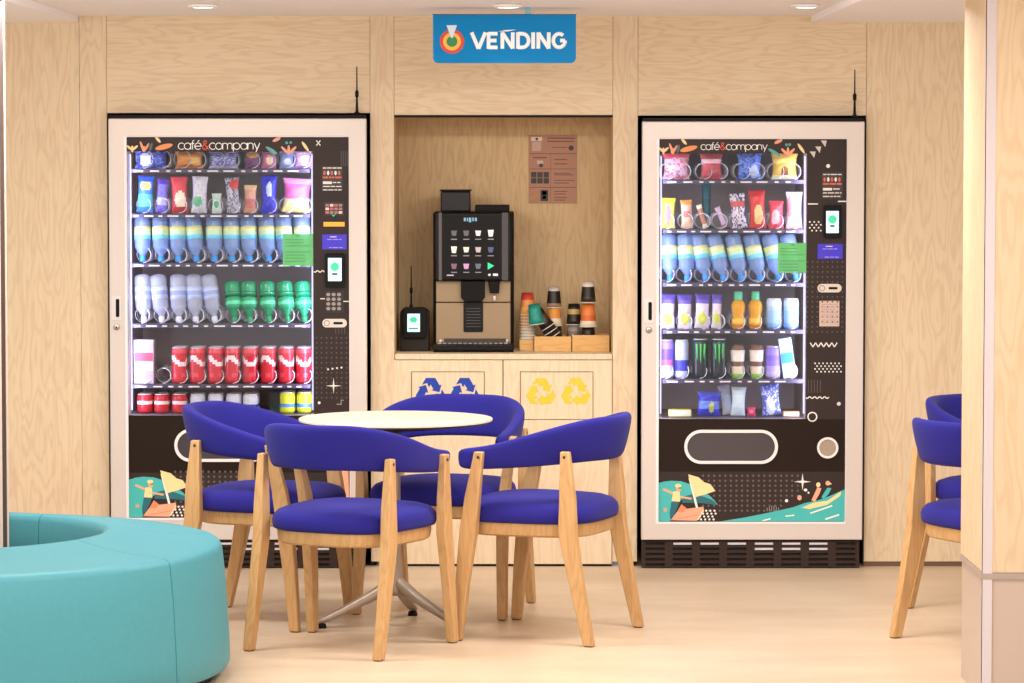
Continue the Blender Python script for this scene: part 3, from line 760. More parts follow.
def pattern(base, top=None, bot=None, spot=None, spot_c=(0.5, 0.5), spot_r=(0.28, 0.18), band=None, band_v=(0.4, 0.55), speck=None, seed=0):
    rr = random.Random(seed); tb = [[rr.random() for _ in range(24)] for _ in range(24)]
    def f(u, v):
        if top and v > 0.84: return top
        if bot and v < 0.14: return bot
        if spot and ((u - spot_c[0]) / spot_r[0]) ** 2 + ((v - spot_c[1]) / spot_r[1]) ** 2 < 1: return spot
        if band and band_v[0] < v < band_v[1]: return band
        if speck and tb[int(u * 14)][int(v * 18)] > 0.7: return speck
        return base
    return f
NBAG = [0]
def bag(side, shelf, cx, w, h, pat, label, cat='snack bag', tilt=0.0, d=None, dy=0.0, group=None, name='snack_bag', back=0.06):
    """CX, W, H in picture units"""
    NBAG[0] += 1
    W, H = w / 245.0, h / 245.0
    a = bag_mesh(W, H, d or min(0.05, W * 0.55), pat, NBAG[0])
    o = a.build(name)
    tl = math.radians(tilt)
    o.rotation_euler = (back * -1.0, tl, 0)
    zoff = abs(math.sin(tl)) * W / 2
    o.location = (gx(cx) - math.sin(tl) * H / 2, DG + dy + 0.0, SH[side][shelf] + zoff + 0.0012 + (0.001 if tl else 0))
    tag(o, label, cat, group)
    return o

P_ = pattern
# left, top shelf: broad bags lying crossways
g1 = 'snack bags on the top shelf of the left machine'
bag('L', 0, 152, 34, 17.5, P_(c(60, 80, 190), spot=c(214, 222, 236), spot_c=(.32, .5), spot_r=(.2, .4), speck=c(120, 150, 230), seed=1), 'blue and white snack bag, far left on the top shelf of the left machine', group=g1)
bag('L', 0, 190, 29, 17, P_(c(226, 150, 66), spot=c(240, 190, 110), spot_c=(.75, .45), spot_r=(.2, .3), band=c(206, 110, 60), band_v=(.1, .3), seed=2), 'orange snack bag on the top shelf of the left machine', group=g1)
bag('L', 0, 224, 30, 17, P_(c(120, 120, 190), speck=c(190, 196, 236), bot=c(200, 204, 240), seed=3), 'lilac grey snack bag on the top shelf of the left machine', group=g1)
bag('L', 0, 253, 17, 17, P_(c(120, 70, 120), spot=c(226, 170, 84), spot_c=(.5, .8), spot_r=(.4, .2), seed=4), 'purple and gold snack bag on the top shelf of the left machine', group=g1)
bag('L', 0, 269, 15, 17, P_(c(206, 120, 160), spot=c(250, 226, 190), spot_c=(.6, .5), spot_r=(.25, .3), seed=5), 'pink snack bag next to the purple one, top shelf of the left machine', group=g1)
bag('L', 0, 287, 15, 17.5, P_(c(140, 160, 214), spot=c(214, 224, 244), spot_c=(.6, .4), seed=6), 'pale blue snack bag on the top shelf of the left machine', group=g1)
bag('L', 0, 303, 18, 17.5, P_(c(222, 180, 224), speck=c(250, 236, 246), bot=c(190, 140, 210), seed=7), 'lavender pink snack bag, far right on the top shelf of the left machine', group=g1)
g2 = 'snack bags on the second shelf of the left machine'
bag('L', 1, 146, 17, 37, P_(c(64, 130, 226), top=c(40, 90, 200), spot=c(250, 206, 110), spot_c=(.5, .72), spot_r=(.36, .13), band=c(90, 206, 226), band_v=(.14, .5), speck=None), 'bright blue chip bag with yellow emblem, second shelf of the left machine', tilt=3, group=g2)
bag('L', 1, 163, 12.5, 34, P_(c(126, 116, 220), top=c(90, 60, 180), band=c(180, 180, 244), band_v=(.2, .45), speck=c(100, 90, 200), seed=9), 'narrow violet snack pack, second shelf of the left machine', tilt=4, group=g2)
bag('L', 1, 180, 17, 36, P_(c(226, 70, 82), bot=c(196, 44, 54), spot=c(252, 236, 206), spot_c=(.55, .36), spot_r=(.38, .24)), 'red and cream snack bag, second shelf of the left machine', tilt=-2, group=g2)
bag('L', 1, 200, 16, 36.5, P_(c(226, 224, 232), spot=c(110, 190, 140), spot_c=(.4, .32), spot_r=(.35, .14), speck=c(206, 204, 220), seed=11), 'white snack bag with green emblem, second shelf of the left machine', tilt=2, group=g2)
bag('L', 1, 217, 10, 20, P_(c(206, 226, 216), spot=c(80, 170, 120), spot_c=(.5, .45)), 'small pale green snack pack, second shelf of the left machine', group=g2)
bag('L', 1, 233, 14, 35, P_(c(190, 190, 206), spot=c(206, 70, 60), spot_c=(.7, .8), spot_r=(.4, .16), speck=c(96, 90, 104), seed=13), 'silver and red snack bag, second shelf of the left machine', tilt=-4, group=g2)
bag('L', 1, 250.5, 13, 28, P_(c(214, 160, 130), top=c(226, 190, 150), band=c(204, 120, 110), band_v=(.14, .5)), 'beige and pink snack pack, second shelf of the left machine', tilt=1, group=g2)
bag('L', 1, 269, 17, 38, P_(c(52, 56, 206), spot=c(200, 210, 250), spot_c=(.55, .62), spot_r=(.2, .2), speck=c(40, 40, 170), seed=15), 'deep blue snack bag, second shelf of the left machine', group=g2)
bag('L', 1, 297, 29, 34, P_(c(236, 110, 190), top=c(246, 160, 220), bot=c(250, 236, 160), band=c(250, 240, 190), band_v=(.1, .38)), 'wide pink bag with yellow base, far right on the second shelf of the left machine', tilt=3, group=g2)

# right machine, top two shelves
g3 = 'snack bags on the top shelf of the right machine'
bag('R', 0, 676, 28, 26, P_(c(206, 176, 196), speck=c(226, 100, 116), top=c(224, 90, 100), seed=21), 'rounded white and red sweet bag, top shelf of the right machine', group=g3)
bag('R', 0, 711, 23, 26, P_(c(214, 66, 92), speck=c(150, 130, 110), band=c(240, 200, 210), band_v=(.6, .8), seed=22), 'red sweet bag, top shelf of the right machine', group=g3)
bag('R', 0, 749, 25, 26, P_(c(110, 150, 240), speck=c(60, 80, 200), spot=c(196, 214, 252), spot_c=(.7, .3), spot_r=(.2, .25), seed=23), 'light blue sweet bag, top shelf of the right machine', group=g3)
bag('R', 0, 784, 27, 26, P_(c(240, 200, 90), bot=c(250, 240, 206), spot=c(150, 90, 50), spot_c=(.5, .3), spot_r=(.15, .2), band=c(250, 226, 120), band_v=(.6, .8)), 'yellow sweet bag, top shelf of the right machine', group=g3)
g4 = 'snacks on the second shelf of the right machine'
bag('R', 1, 668, 15, 30.5, P_(c(236, 226, 96), top=c(226, 216, 60), spot=c(206, 130, 150), spot_c=(.5, .45), spot_r=(.2, .34)), 'yellow snack bag, far left on the second shelf of the right machine', tilt=1, group=g4)
bag('R', 1, 686.5, 12, 28.5, P_(c(234, 190, 160), top=c(220, 150, 70), spot=c(220, 120, 120), spot_c=(.5, .5), spot_r=(.35, .12)), 'peach and orange snack pack, second shelf of the right machine', tilt=-2, group=g4)
bag('R', 1, 702, 5.5, 24, P_(c(196, 130, 100), top=c(240, 220, 190), bot=c(240, 220, 200)), 'thin brown chocolate bar leaning over, second shelf of the right machine', 'chocolate bar', tilt=-17, name='chocolate_bar', group=g4)
bag('R', 1, 709, 10, 48, P_(c(20, 118, 130), band=c(16, 96, 110), band_v=(.3, .6)), 'tall teal packet at the back of the second shelf, right machine', 'snack packet', dy=0.2, name='teal_strip', group=g4)  # narrow upright teal strip, shaped like the slim packs
bag('R', 1, 721, 5.5, 22, P_(c(206, 176, 206), bot=c(180, 120, 140)), 'thin pale pink chocolate bar leaning over, second shelf of the right machine', 'chocolate bar', tilt=-22, name='chocolate_bar', group=g4)
bag('R', 1, 738, 16, 34.5, P_(c(226, 216, 226), speck=c(90, 84, 120), band=c(206, 90, 80), band_v=(.62, .8), seed=27), 'white snack bag with dark print and red band, second shelf of the right machine', tilt=-5, group=g4)
bag('R', 1, 757, 17, 38, P_(c(222, 60, 52), spot=c(240, 200, 130), spot_c=(.55, .35), spot_r=(.3, .26), top=c(200, 40, 40)), 'tall red snack bag with golden picture, second shelf of the right machine', tilt=-2, group=g4)
bag('R', 1, 776, 15, 28, P_(c(228, 78, 92), spot=c(246, 190, 200), spot_c=(.45, .4), spot_r=(.34, .26), top=c(214, 60, 74)), 'short red snack bag, second shelf of the right machine', group=g4)
bag('R', 1, 794, 17, 37, P_(c(214, 216, 236), spot=c(236, 150, 170), spot_c=(.25, .6), spot_r=(.25, .3), bot=c(240, 190, 200)), 'tall white and pink snack bag, far right on the second shelf of the right machine', group=g4)

# ---- bottles, standing on their caps and leaning
def bottle(name, label, cat, group, body, labelm, cap, px_r, H, cap_r=0.013, empty=None, waist=False):
    """upside-down bottle: cap at the floor, base up"""
    t = thing(name, label, cat, (0, 0, 0), 0, group)
    r = px_r
    prof = [(cap_r * .8, .022), (cap_r * .9, .030), (r * .62, .042), (r * .88, .056), (r * .97, .068), (r * .93, .076), (r, .086), (r, H * .62)]
    if waist: prof = [(cap_r * .8, .022), (cap_r * .85, .03), (r * .7, .05), (r, .072), (r * .96, .09), (r * .78, .105), (r * .98, .125), (r, H * .62)]
    prof += [(r * .97, H * .66), (r, H * .70), (r * .97, H * .74), (r, H * .78), (r * .98, H * .84), (r, H * .90), (r * .93, H * .965), (r * .7, H)]
    a = MB(); a.lathe(prof, body, 18); a.build('bottle_body', t)
    lo, hi = (H * .47, H * .74) if not waist else (H * .34, H * .60)
    a = MB()
    lm = labelm if isinstance(labelm, list) else [labelm] * 3
    a.lathe([(r * 1.012, lo), (r * 1.015, lo + (hi - lo) * .33), (r * 1.015, lo + (hi - lo) * .66), (r * 1.012, hi)], lm, 18); a.build('bottle_label', t)
    a = MB(); a.lathe([(cap_r * .9, 0), (cap_r, .003), (cap_r, .022), (cap_r * .8, .024)], cap, 14); a.build('cap', t)
    return t
def place_bottle(o, side, shelf, px, lean, rx=-0.18, dy=0.0, capr=0.013):
    o.rotation_euler = (rx, math.radians(lean), 0)
    o.location = (gx(px), DG - 0.008 + dy, SH[side][shelf] + 0.001 + capr * (abs(math.sin(math.radians(lean))) + abs(math.sin(rx))))
PB = plastic_clear('water_plastic', rgb(176, 206, 255), 0.42)
PB2 = plastic_clear('clear_plastic', rgb(222, 228, 248), 0.42)
PG = plastic_clear('green_plastic', rgb(40, 176, 120), 0.7)
PG2 = plastic_clear('juice_bottle', rgb(236, 168, 40), 0.85)
lab_w = [c(120, 214, 236), c(206, 232, 190), c(236, 240, 170)]
proto = bottle('water_bottle', 'x', 'water bottle', 'x', PB, lab_w, c(56, 150, 226), 0.0335, 0.196)
for i, q in enumerate(water_x):
    o = proto if i == 0 else copy_tree(proto)
    place_bottle(o, 'L', 2, q, [-2, -3, -4, -8, -3, -3, -4, -6, -6, -5][i] * 0.7)
    lab = 'clear water bottle with blue cap, %s from left on third shelf, left machine' % ORD[i + 1]
    tag(o, lab if i < 8 else ('clear water bottle behind the green notice, nearer its left edge, left machine' if i == 8 else 'clear water bottle behind the green notice, nearer its right edge, left machine'), 'water bottle', 'water bottles on the third shelf of the left machine')
for i, q in enumerate(r_water):
    o = copy_tree(proto)
    place_bottle(o, 'R', 2, q + 3, [-2, -3, -10, -13, -12, -12, -12, -12][i])
    tag(o, 'clear water bottle with blue cap, %s from left on third shelf, right machine' % ORD[i + 1], 'water bottle', 'water bottles on the third shelf of the right machine')
proto = bottle('water_bottle', 'x', 'water bottle', 'x', PB2, [c(186, 196, 232), c(150, 164, 216), c(196, 206, 236)], c(222, 222, 236), 0.0335, 0.196)
for i, q in enumerate([144, 162, 179, 196, 215]):
    o = proto if i == 0 else copy_tree(proto)
    place_bottle(o, 'L', 3, q, [-3, -6, -2, -4, -9][i])
    tag(o, 'clear bottle with white label, %s from left on fourth shelf, left machine' % ORD[i + 1], 'bottle', 'clear bottles on the fourth shelf of the left machine')
proto = bottle('soda_bottle', 'x', 'bottle', 'x', PG, [c(36, 160, 110), c(96, 216, 160), c(36, 170, 116)], c(28, 150, 96), 0.0335, 0.168, waist=True)
for i, q in enumerate([235, 250, 269, 288, 305]):
    o = proto if i == 0 else copy_tree(proto)
    place_bottle(o, 'L', 3, q, [-5, -3, -4, -6, -5][i])
    tag(o, 'green soft drink bottle, %s green one from left on fourth shelf, left machine' % ORD[i + 1], 'bottle', 'green bottles on the fourth shelf of the left machine')

# ---- cans
def can(name, label, cat, group, bands, r=0.0315, h=0.15, lid=None):
    t = thing(name, label, cat, (0, 0, 0), 0, group)
    n = len(bands)
    prof = [(r * .8, 0.0), (r * .98, .008)] + [(r, .009 + (h - .024) * k / n) for k in range(n + 1)] + [(r * .9, h - .004)]
    ms = [bands[0], bands[0]] + bands + [bands[-1]]
    a = MB(); a.lathe(prof, ms, 20); a.build('can_body', t)
    a = MB(); a.lathe([(r * .90, h - .004), (r * .91, h), (r * .84, h), (r * .82, h - .004), (r * .1, h - .004)], lid or mat('can_lid', rgb(226, 222, 228), 0.3, metal=0.3), 20); a.build('can_lid', t)
    return t
red, red2, wht = c(206, 36, 50, 0.3), c(226, 70, 84, 0.3), c(246, 226, 228, 0.3)
def wave_can(h, r=.0315):
    t = thing('drink_can', 'x', 'drink can', (0, 0, 0))
    n, st = 30, 14
    prof = [(r * .8, 0.0), (r * .98, .008)] + [(r, .009 + (h - .024) * k / st) for k in range(st + 1)] + [(r * .9, h - .004)]
    vs, fs, ms = [], [], []
    for rr, z in prof: vs += [(rr * math.cos(2 * PI * k / n), rr * math.sin(2 * PI * k / n), z) for k in range(n)]
    for i_ in range(len(prof) - 1):
        for k in range(n):
            j_ = (k + 1) % n; fs.append((i_ * n + k, i_ * n + j_, (i_ + 1) * n + j_, (i_ + 1) * n + k))
            an = 2 * PI * (k + .5) / n; z = (prof[i_][1] + prof[i_ + 1][1]) / 2 / h
            m = red
            if abs(z - (.62 + .09 * math.sin(2 * an + .6))) < .075: m = wht
            elif z > .86: m = red2
            elif abs(z - .25) < .05 and math.sin(5 * an) > .1: m = red2
            ms.append(m)
    fs.append(list(range(n - 1, -1, -1))); ms.append(red)
    a = MB(); a.add(vs, fs, ms, True); a.build('can_body', t)
    a = MB(); a.lathe([(r * .90, h - .004), (r * .91, h), (r * .84, h), (r * .82, h - .004), (r * .1, h - .004)], mat('can_lid', rgb(226, 222, 228), 0.3, metal=0.3), 20); a.build('can_lid', t)
    return t
proto = wave_can(.148)
g5 = 'red cans on the fifth shelf of the left machine'
# a slanted white wave round each red can
for i, q in enumerate(cans_x):
    o = proto if i == 0 else copy_tree(proto)
    o.location = (gx(q), DG + 0.0, SH['L'][4] + 0.0012); o.rotation_euler = (0, 0, [0, .5, .2, .9, -.4, .7, .1, -.3][i])
    tag(o, 'red drink can, %s in the front row on the fifth shelf, left machine' % ORD[i + 1], 'drink can', g5)
for i, q in enumerate(cans_x):
    for k in (1,):
        o = copy_tree(proto); o.location = (gx(q), DG + 0.075 * k, SH['L'][4] + 0.0012)
        tag(o, 'red can %s the %s front can of the fifth shelf, left machine' % ('right behind' if k == 1 else 'two places behind', ORD[i + 1]), 'drink can', g5)
# bottom shelf of the left machine: only the tops show over the lower edge
g6 = 'cans on the bottom shelf of the left machine'
low = [(144, 'red', red), (161, 'red', red), (179, 'red', red), (197, 'white', c(214, 214, 230)), (215, 'white', c(214, 206, 226)), (233, 'white', c(206, 222, 240)), (250, 'white', c(214, 224, 236)), (287, 'yellow', c(214, 222, 44)), (304, 'yellow', c(214, 222, 44))]
cnt = {}
for q, nm, m in low:
    cnt[nm] = cnt.get(nm, 0) + 1
    b2 = {'red': [red, red, wht, red], 'white': [m, c(44, 60, 150), m, m], 'yellow': [m, c(90, 140, 210), m, m]}[nm]
    hh = 0.079 if nm != 'yellow' else 0.086
    if cnt[nm] == 1: pr = {'red': None}; PROT = can('short_can', 'x', 'drink can', g6, b2, h=hh, lid=(mat('pale_lid', rgb(230, 216, 222), .3, metal=.2)))
    o = PROT if cnt[nm] == 1 else copy_tree(PROT)
    o.location = (gx(q), DG, SH['L'][5] + .0012)
    tag(o, '%s drink can, %s %s one along the bottom shelf, left machine' % (nm, ORD[cnt[nm]], nm), 'drink can', g6)
    for k in (1,):
        o = copy_tree(PROT); o.location = (gx(q), DG + .075 * k, SH['L'][5] + .0012)
        tag(o, '%s can %s the %s front %s one, bottom shelf, left machine' % (nm, 'just behind' if k == 1 else 'two places behind', ORD[cnt[nm]], nm), 'drink can', g6)

# a carton at the left end of the fifth shelf
def carton(name, label, cat, side, shelf, cx, w, h, d, mats, tilt=0, dy=0.0, group=None, gable=False):
    t = thing(name, label, cat, (gx(cx), DG + dy, SH[side][shelf] + .0012 + abs(math.sin(math.radians(tilt))) * w / 490), 0, group)
    t.rotation_euler = (0, math.radians(tilt), 0)
    W, H = w / 245 / 2, h / 245
    a = MB(); a.box(-W, W, -d / 2, d / 2, 0, H, mats[0]); a.build('carton_body', t, bevel=.002)
    a = MB()
    for k, m in enumerate(mats[1:]):
        z0 = H * (0.08 + 0.84 * k / len(mats[1:])); a.box(-W * .92, W * .92, -d / 2 - .0008, -d / 2 + .001, z0 + .002, z0 + H * .84 / len(mats[1:]) - .001, m)
    a.build('printed_label', t)
    return t
carton('drink_carton', 'white and pink carton at the left end of the fifth shelf, left machine', 'carton', 'L', 4, 144, 20, 44, .06, [c(196, 180, 196), c(214, 150, 172), c(206, 198, 210), c(206, 74, 100), c(206, 170, 190)])

# right machine: pouches, juice, light blue cans
g7 = 'drink pouches on the fourth shelf of the right machine'
for i, (q, w) in enumerate(((668, 15), (685, 15), (702.5, 15), (717, 10.5))):
    bag('R', 3, q, w, 34.5, P_(c(220, 214, 236), top=c(90, 70, 170), spot=c(206, 216, 90), spot_c=(.5, .3), spot_r=(.36, .18), band=c(110, 90, 190), band_v=(.72, .84), speck=c(236, 206, 214), seed=40 + i),
        ['white and purple juice pouch, far left on the fourth shelf of the right machine', 'white and purple juice pouch, second on the fourth shelf of the right machine', 'white and purple juice pouch, third on the fourth shelf of the right machine', 'narrow white and purple juice pouch with straw, fourth shelf of the right machine'][i], 'drink pouch', tilt=[1, 0, 2, 2][i], name='juice_pouch', group=g7)
def upright_bottle(label, group, q, i):
    t = thing('juice_bottle', label, 'bottle', (gx(q), DG, SH['R'][3] + .0012), 0, group)
    a = MB(); a.lathe([(.022, 0), (.0265, .006), (.027, .03), (.0235, .05), (.0245, .062), (.029, .085), (.029, .098), (.022, .112), (.015, .12)], PG2, 20); a.build('bottle_body', t)
    a = MB(); a.lathe([(.0275, .012), (.0277, .045)], c(240, 190, 70), 20); a.lathe([(.0275, .012), (.0277, .020)], c(214, 120, 40), 20); a.build('bottle_label', t)
    a = MB(); a.lathe([(.0165, .118), (.0175, .122), (.0165, .15), (.013, .154)], c(96, 196, 150), 16); a.build('cap', t)
    return t
for i, q in enumerate((738.5, 755.5)):
    upright_bottle('orange juice bottle with green cap, %s of the two on the fourth shelf, right machine' % ('left' if i == 0 else 'right'), 'juice bottles on the fourth shelf of the right machine', q, i)
lb = c(150, 190, 240, .3)
proto = can('drink_can', 'x', 'drink can', 'x', [c(130, 170, 236, .3), lb, lb, lb, c(170, 206, 246, .3), c(200, 222, 250, .3)], r=.031, h=.125)
for i, q in enumerate((774, 791.5)):
    o = proto if i == 0 else copy_tree(proto); o.location = (gx(q), DG, SH['R'][3] + .0012)
    tag(o, 'light blue drink can, %s of the pair on the fourth shelf, right machine' % ('left' if i == 0 else 'right'), 'drink can', 'light blue cans in the right machine')
# fifth shelf
slim = dict(r=.028, h=.158)
o = can('drink_can', 'purple and silver slim can, far left on the fifth shelf of the right machine', 'drink can', None, [c(206, 210, 236), c(160, 170, 226), c(210, 90, 150), c(104, 74, 206), c(104, 74, 206), c(150, 120, 230)], **slim); o.location = (gx(667), DG, SH['R'][4] + .0012)
o = can('drink_can', 'silver and blue slim can beside the purple can, fifth shelf, right machine', 'drink can', None, [c(190, 200, 240), c(60, 56, 200), c(60, 56, 200), c(180, 196, 240), c(186, 200, 240), c(190, 204, 244)], **slim); o.location = (gx(682), DG, SH['R'][4] + .0012)
grn = c(70, 214, 90, .3)
proto = can('drink_can', 'x', 'drink can', 'x', [c(26, 30, 34, .3)] * 3 + [c(20, 50, 46, .3)] * 2 + [c(30, 60, 56, .3)], r=.032, h=.162)
a = MB()
for k, (dx_, z0) in enumerate(((-.014, .074), (0, .062), (.014, .080))):
    pts = [(dx_ * 1.15 - .0035, .142), (dx_ * 1.15 + .0035, .142), (dx_ + .0022, .100), (dx_ + .0012, z0), (dx_ - .0012, z0 + .012), (dx_ - .0026, .110)]
    yk = -math.sqrt(.0324 ** 2 - dx_ ** 2)
    a.prism(pts, yk - .0006, yk + .0012, grn)
a.build('green_stripes', proto)
for i, q in enumerate((700.5, 719)):
    o = proto if i == 0 else copy_tree(proto); o.location = (gx(q), DG, SH['R'][4] + .0012)
    tag(o, 'black can with three green stripes, %s of the two on the fifth shelf, right machine' % ('left' if i == 0 else 'right'), 'drink can', 'black cans in the right machine')
def coffee_cup(label, q):
    t = thing('chilled_coffee_cup', label, 'drink cup', (gx(q), DG, SH['R'][4] + .0012), 0, 'chilled cups in the right machine')
    a = MB(); a.lathe([(.024, 0), (.0245, .02), (.0262, .05), (.0275, .07), (.030, .118)], [c(150, 206, 90), c(232, 214, 190), c(120, 80, 64), c(240, 230, 216)], 20); a.build('cup_body', t)
    a = MB(); a.lathe([(.0315, .117), (.0315, .122), (.026, .130), (.025, .138), (.01, .138)], c(120, 84, 66), 20); a.build('cup_lid', t)
coffee_cup('cream coffee cup with brown lid, left of the two on the fifth shelf, right machine', 738)
coffee_cup('cream coffee cup with brown lid, right of the two on the fifth shelf, right machine', 757)
o = can('drink_can', 'violet drink can beside the coffee cups, fifth shelf of the right machine', 'drink can', None, [c(190, 176, 244), c(176, 160, 240), c(140, 116, 232), c(130, 106, 226), c(150, 130, 236)], r=.031, h=.132); o.location = (gx(773.5), DG, SH['R'][4] + .0012)
carton('drink_carton', 'tall white carton with teal disc leaning over, fifth shelf, right machine', 'carton', 'R', 4, 790, 13, 40, .05, [c(206, 226, 242), c(214, 236, 246), c(60, 150, 176), c(214, 230, 246)], tilt=-8)
# fallen goods in the bottom of the right machine
carton('snack_box', 'low yellow box lying at the left of the bottom tray, right machine', 'snack box', 'R', 5, 680, 23, 7, .05, [c(226, 216, 84), c(220, 222, 206)])
bag('R', 5, 709.5, 24, 24, P_(c(54, 60, 206), spot=c(196, 206, 110), spot_c=(.62, .35), spot_r=(.12, .24), band=c(110, 140, 236), band_v=(.3, .62), top=c(80, 90, 190)), 'blue snack bag in the bottom tray of the right machine', tilt=2)
bag('R', 5, 727, 12, 30, P_(c(190, 200, 226), spot=c(150, 180, 226)), 'silver sachet leaning on the white one, bottom tray of the right machine', 'sachet', tilt=-10, dy=.04, name='sachet')
bag('R', 5, 739, 15, 29, P_(c(206, 226, 242), band=c(220, 240, 246), band_v=(.3, .7)), 'pale white sachet in the bottom tray of the right machine', 'sachet', tilt=2, name='sachet')
bag('R', 5, 752, 9, 9, P_(c(226, 60, 110), spot=c(240, 130, 160)), 'small pink sweet packet in the bottom tray of the right machine', 'sweet packet', name='sweet_packet')
bag('R', 5, 771, 20, 31, P_(c(110, 120, 226), speck=c(200, 214, 250), spot=c(226, 236, 250), spot_c=(.45, .3), spot_r=(.25, .3), seed=61), 'crumpled blue and white bag in the bottom tray of the right machine', tilt=-6)
carton('snack_box', 'low peach box lying at the right of the bottom tray, right machine', 'snack box', 'R', 5, 791.5, 16, 5, .05, [c(240, 190, 140), c(244, 216, 180)])

# ================================================================== niche: cabinets, counter, coffee corner
CD = DW - 0.004                            # cabinet fronts
def wxx(px): return X(px, CD)
def wzz(py): return Z(py, CD)
def arrows(cx, cz, R, m, a, y0, y1):
    for k in range(3):
        n1 = (math.cos(math.radians(150)), math.sin(math.radians(150))); t1 = (.5, .8660)
        n2 = (.8660, .5); t2 = (.5, -.8660)
        def q(n, t, d, s): return (n[0] * d + t[0] * s, n[1] * d + t[1] * s)
        do, di = .70, .25
        cut = .90
        s_cut = (cut - n1[1] * do) / t1[1]
        sc2 = (cut - n2[1] * do) / t2[1]
        pts = [q(n1, t1, do, .16), q(n1, t1, do, s_cut), q(n2, t2, do, sc2), q(n2, t2, do, -.10), q(n2, t2, .84, -.10), q(n2, t2, .475, .26), q(n2, t2, .11, -.10), q(n2, t2, di, -.10), (0, 2 * di), q(n1, t1, di, .22), q(n1, t1, .475, .40)]
        r = -2 * PI / 3 * k
        P2 = [(cx + R * (p[0] * math.cos(r) - p[1] * math.sin(r)), cz + R * (p[0] * math.sin(r) + p[1] * math.cos(r))) for p in pts]
        a.prism(P2, y0, y1, m)
def recycling(label, x0, x1, f0, f1, col, c1, c2, R, cn):
    xm = (wxx(x0) + wxx(x1)) / 2
    t = thing('recycling_cabinet', label, 'recycling cabinet', (xm, CD, 0))
    z1 = wzz(360)
    a = MB(); a.box(wxx(x0) + .001, wxx(x1) - .001, CD + .031, NB - .002, .0, z1, M_gap); a.build('carcass', t, True)
    fz1, fz0 = wzz(371.5), wzz(420)
    X0, X1, F0, F1 = wxx(x0) + .002, wxx(x1) - .002, wxx(f0), wxx(f1)
    a = MB(); a.ring([(X0, .010), (X1, .010), (X1, z1 - .001), (X0, z1 - .001)], [(F0, fz0), (F1, fz0), (F1, fz1), (F0, fz1)], CD, CD + .022, M_cab); a.build('door', t, True)
    a = MB(); a.box(F0 + .003, F1 - .003, CD + .001, CD + .02, fz0 + .003, fz1 - .003, M_cab); fl = a.build('flap', t, True)
    a = MB()
    for cx_ in (c1, c2): arrows(wxx(cx_), wzz(392.5), R, col, a, CD + .0002, CD + .0015)
    o = sub(a, 'recycling_symbol', fl, t); tag(o, cn + ' chasing arrows')
    a = MB(); a.box(X0, X1, CD + .012, CD + .03, 0.0, .012, M_black); a.build('plinth', t, True)
recycling('light wood recycling cabinet with blue arrow symbols under the coffee machine', 393.5, 503, 411, 484.5, c(22, 58, 168), 430.5, 464.5, .066, 'blue')
recycling('light wood recycling cabinet with yellow arrow symbols beside the blue marked one', 503, 612.5, 520, 593.5, c(218, 198, 56), 541, 576, .066, 'yellow')
a = MB(); a.box(nx0 + .001, nx1 - .001, DW - .006, NB - .001, wz(359.5), NZ0, M_cab); o = a.build('countertop', bevel=.0015)
tag(o, 'light wood countertop in the niche under the coffee machine', 'countertop')
CT = NZ0 + .0006

# ---- coffee machine
DC = DW + .16
def kx(px): return X(px, DC)
def kz(py): return Z(py, DC)
t = thing('coffee_machine', 'black and bronze coffee machine with touch screen in the niche', 'coffee machine', (kx(473), DC, CT))
K = dict(parent=t, world=True)
M_blk2 = mat('gloss_black', rgb(16, 13, 13), 0.25, spec=.25)
M_bronze = mat('bronze_front', rgb(158, 134, 104), 0.38, metal=0.4)
def hull(x0, x1, y0, y1, z0, z1, m, name, bev=.008): a = MB(); a.box(x0, x1, y0, y1, z0, z1, m); return a.build(name, bevel=bev, **K)
hull(kx(433), kx(514), DC + .03, DC + .30, CT + .006, kz(212), M_black, 'housing')
hull(kx(434), kx(512), DC - .035, DC + .03, kz(281), kz(211.5), M_blk2, 'screen_housing', .01)
a = MB(); a.box(kx(443), kx(501), DC - .0365, DC - .03, kz(278), kz(215), mat('touch_glass', rgb(22, 16, 14), 0.2, spec=.2)); scr = a.build('touch_screen', **K)
a = MB(); a.box(kx(439), kx(442), DC - .0368, DC - .03, kz(280), kz(212.5), c(92, 86, 84, .3)); a.build('screen_edge', **K)
a = MB(); a.box(kx(502), kx(508), DC - .0368, DC - .03, kz(280), kz(212.5), c(70, 64, 64, .3)); a.build('screen_edge', **K)
a = MB(); yf, ybk = DC - .0375, DC - .036
cols = [454.2, 466.4, 478.3, 490.8]; rows = [233, 249.5, 266]
for r_, yy in enumerate(rows):
    for k, xx in enumerate(cols):
        if (r_, k) == (2, 3): a.prism([(kx(xx - 3), kz(yy - 4)), (kx(xx + 3.4), kz(yy - .5)), (kx(xx - 3), kz(yy + 3.4))], yf, ybk, glow(44, 206, 140, .7)); continue
        col = {(0, 2): (236, 220, 228), (0, 3): (244, 236, 230), (1, 0): (244, 236, 214), (1, 1): (236, 232, 208), (1, 2): (196, 176, 184), (1, 3): (76, 84, 128), (2, 0): (128, 88, 116), (2, 1): (206, 150, 196), (2, 2): (96, 100, 112)}.get((r_, k), (96, 92, 98))
        m_ = glow(*col, .3); tall = 3.3 if (r_, k) in ((0, 3), (1, 0)) else 2.6
        a.prism([(kx(xx - 2.0), kz(yy + tall)), (kx(xx + 2.0), kz(yy + tall)), (kx(xx + 3.0), kz(yy - tall)), (kx(xx - 3.0), kz(yy - tall))], yf, ybk, m_)
        a.box(kx(xx - 3), kx(xx + 3), yf, ybk, kz(yy + 6.4), kz(yy + 5.6), glow(150, 146, 150, .4))
for q, w in ((464, 2), (467, 1.2), (469, 2.4), (472.5, 1.5), (475, 2)): a.box(kx(q), kx(q + w), yf, ybk, kz(221 + (w > 2)), kz(217.5), glow(120, 170, 190, .4))
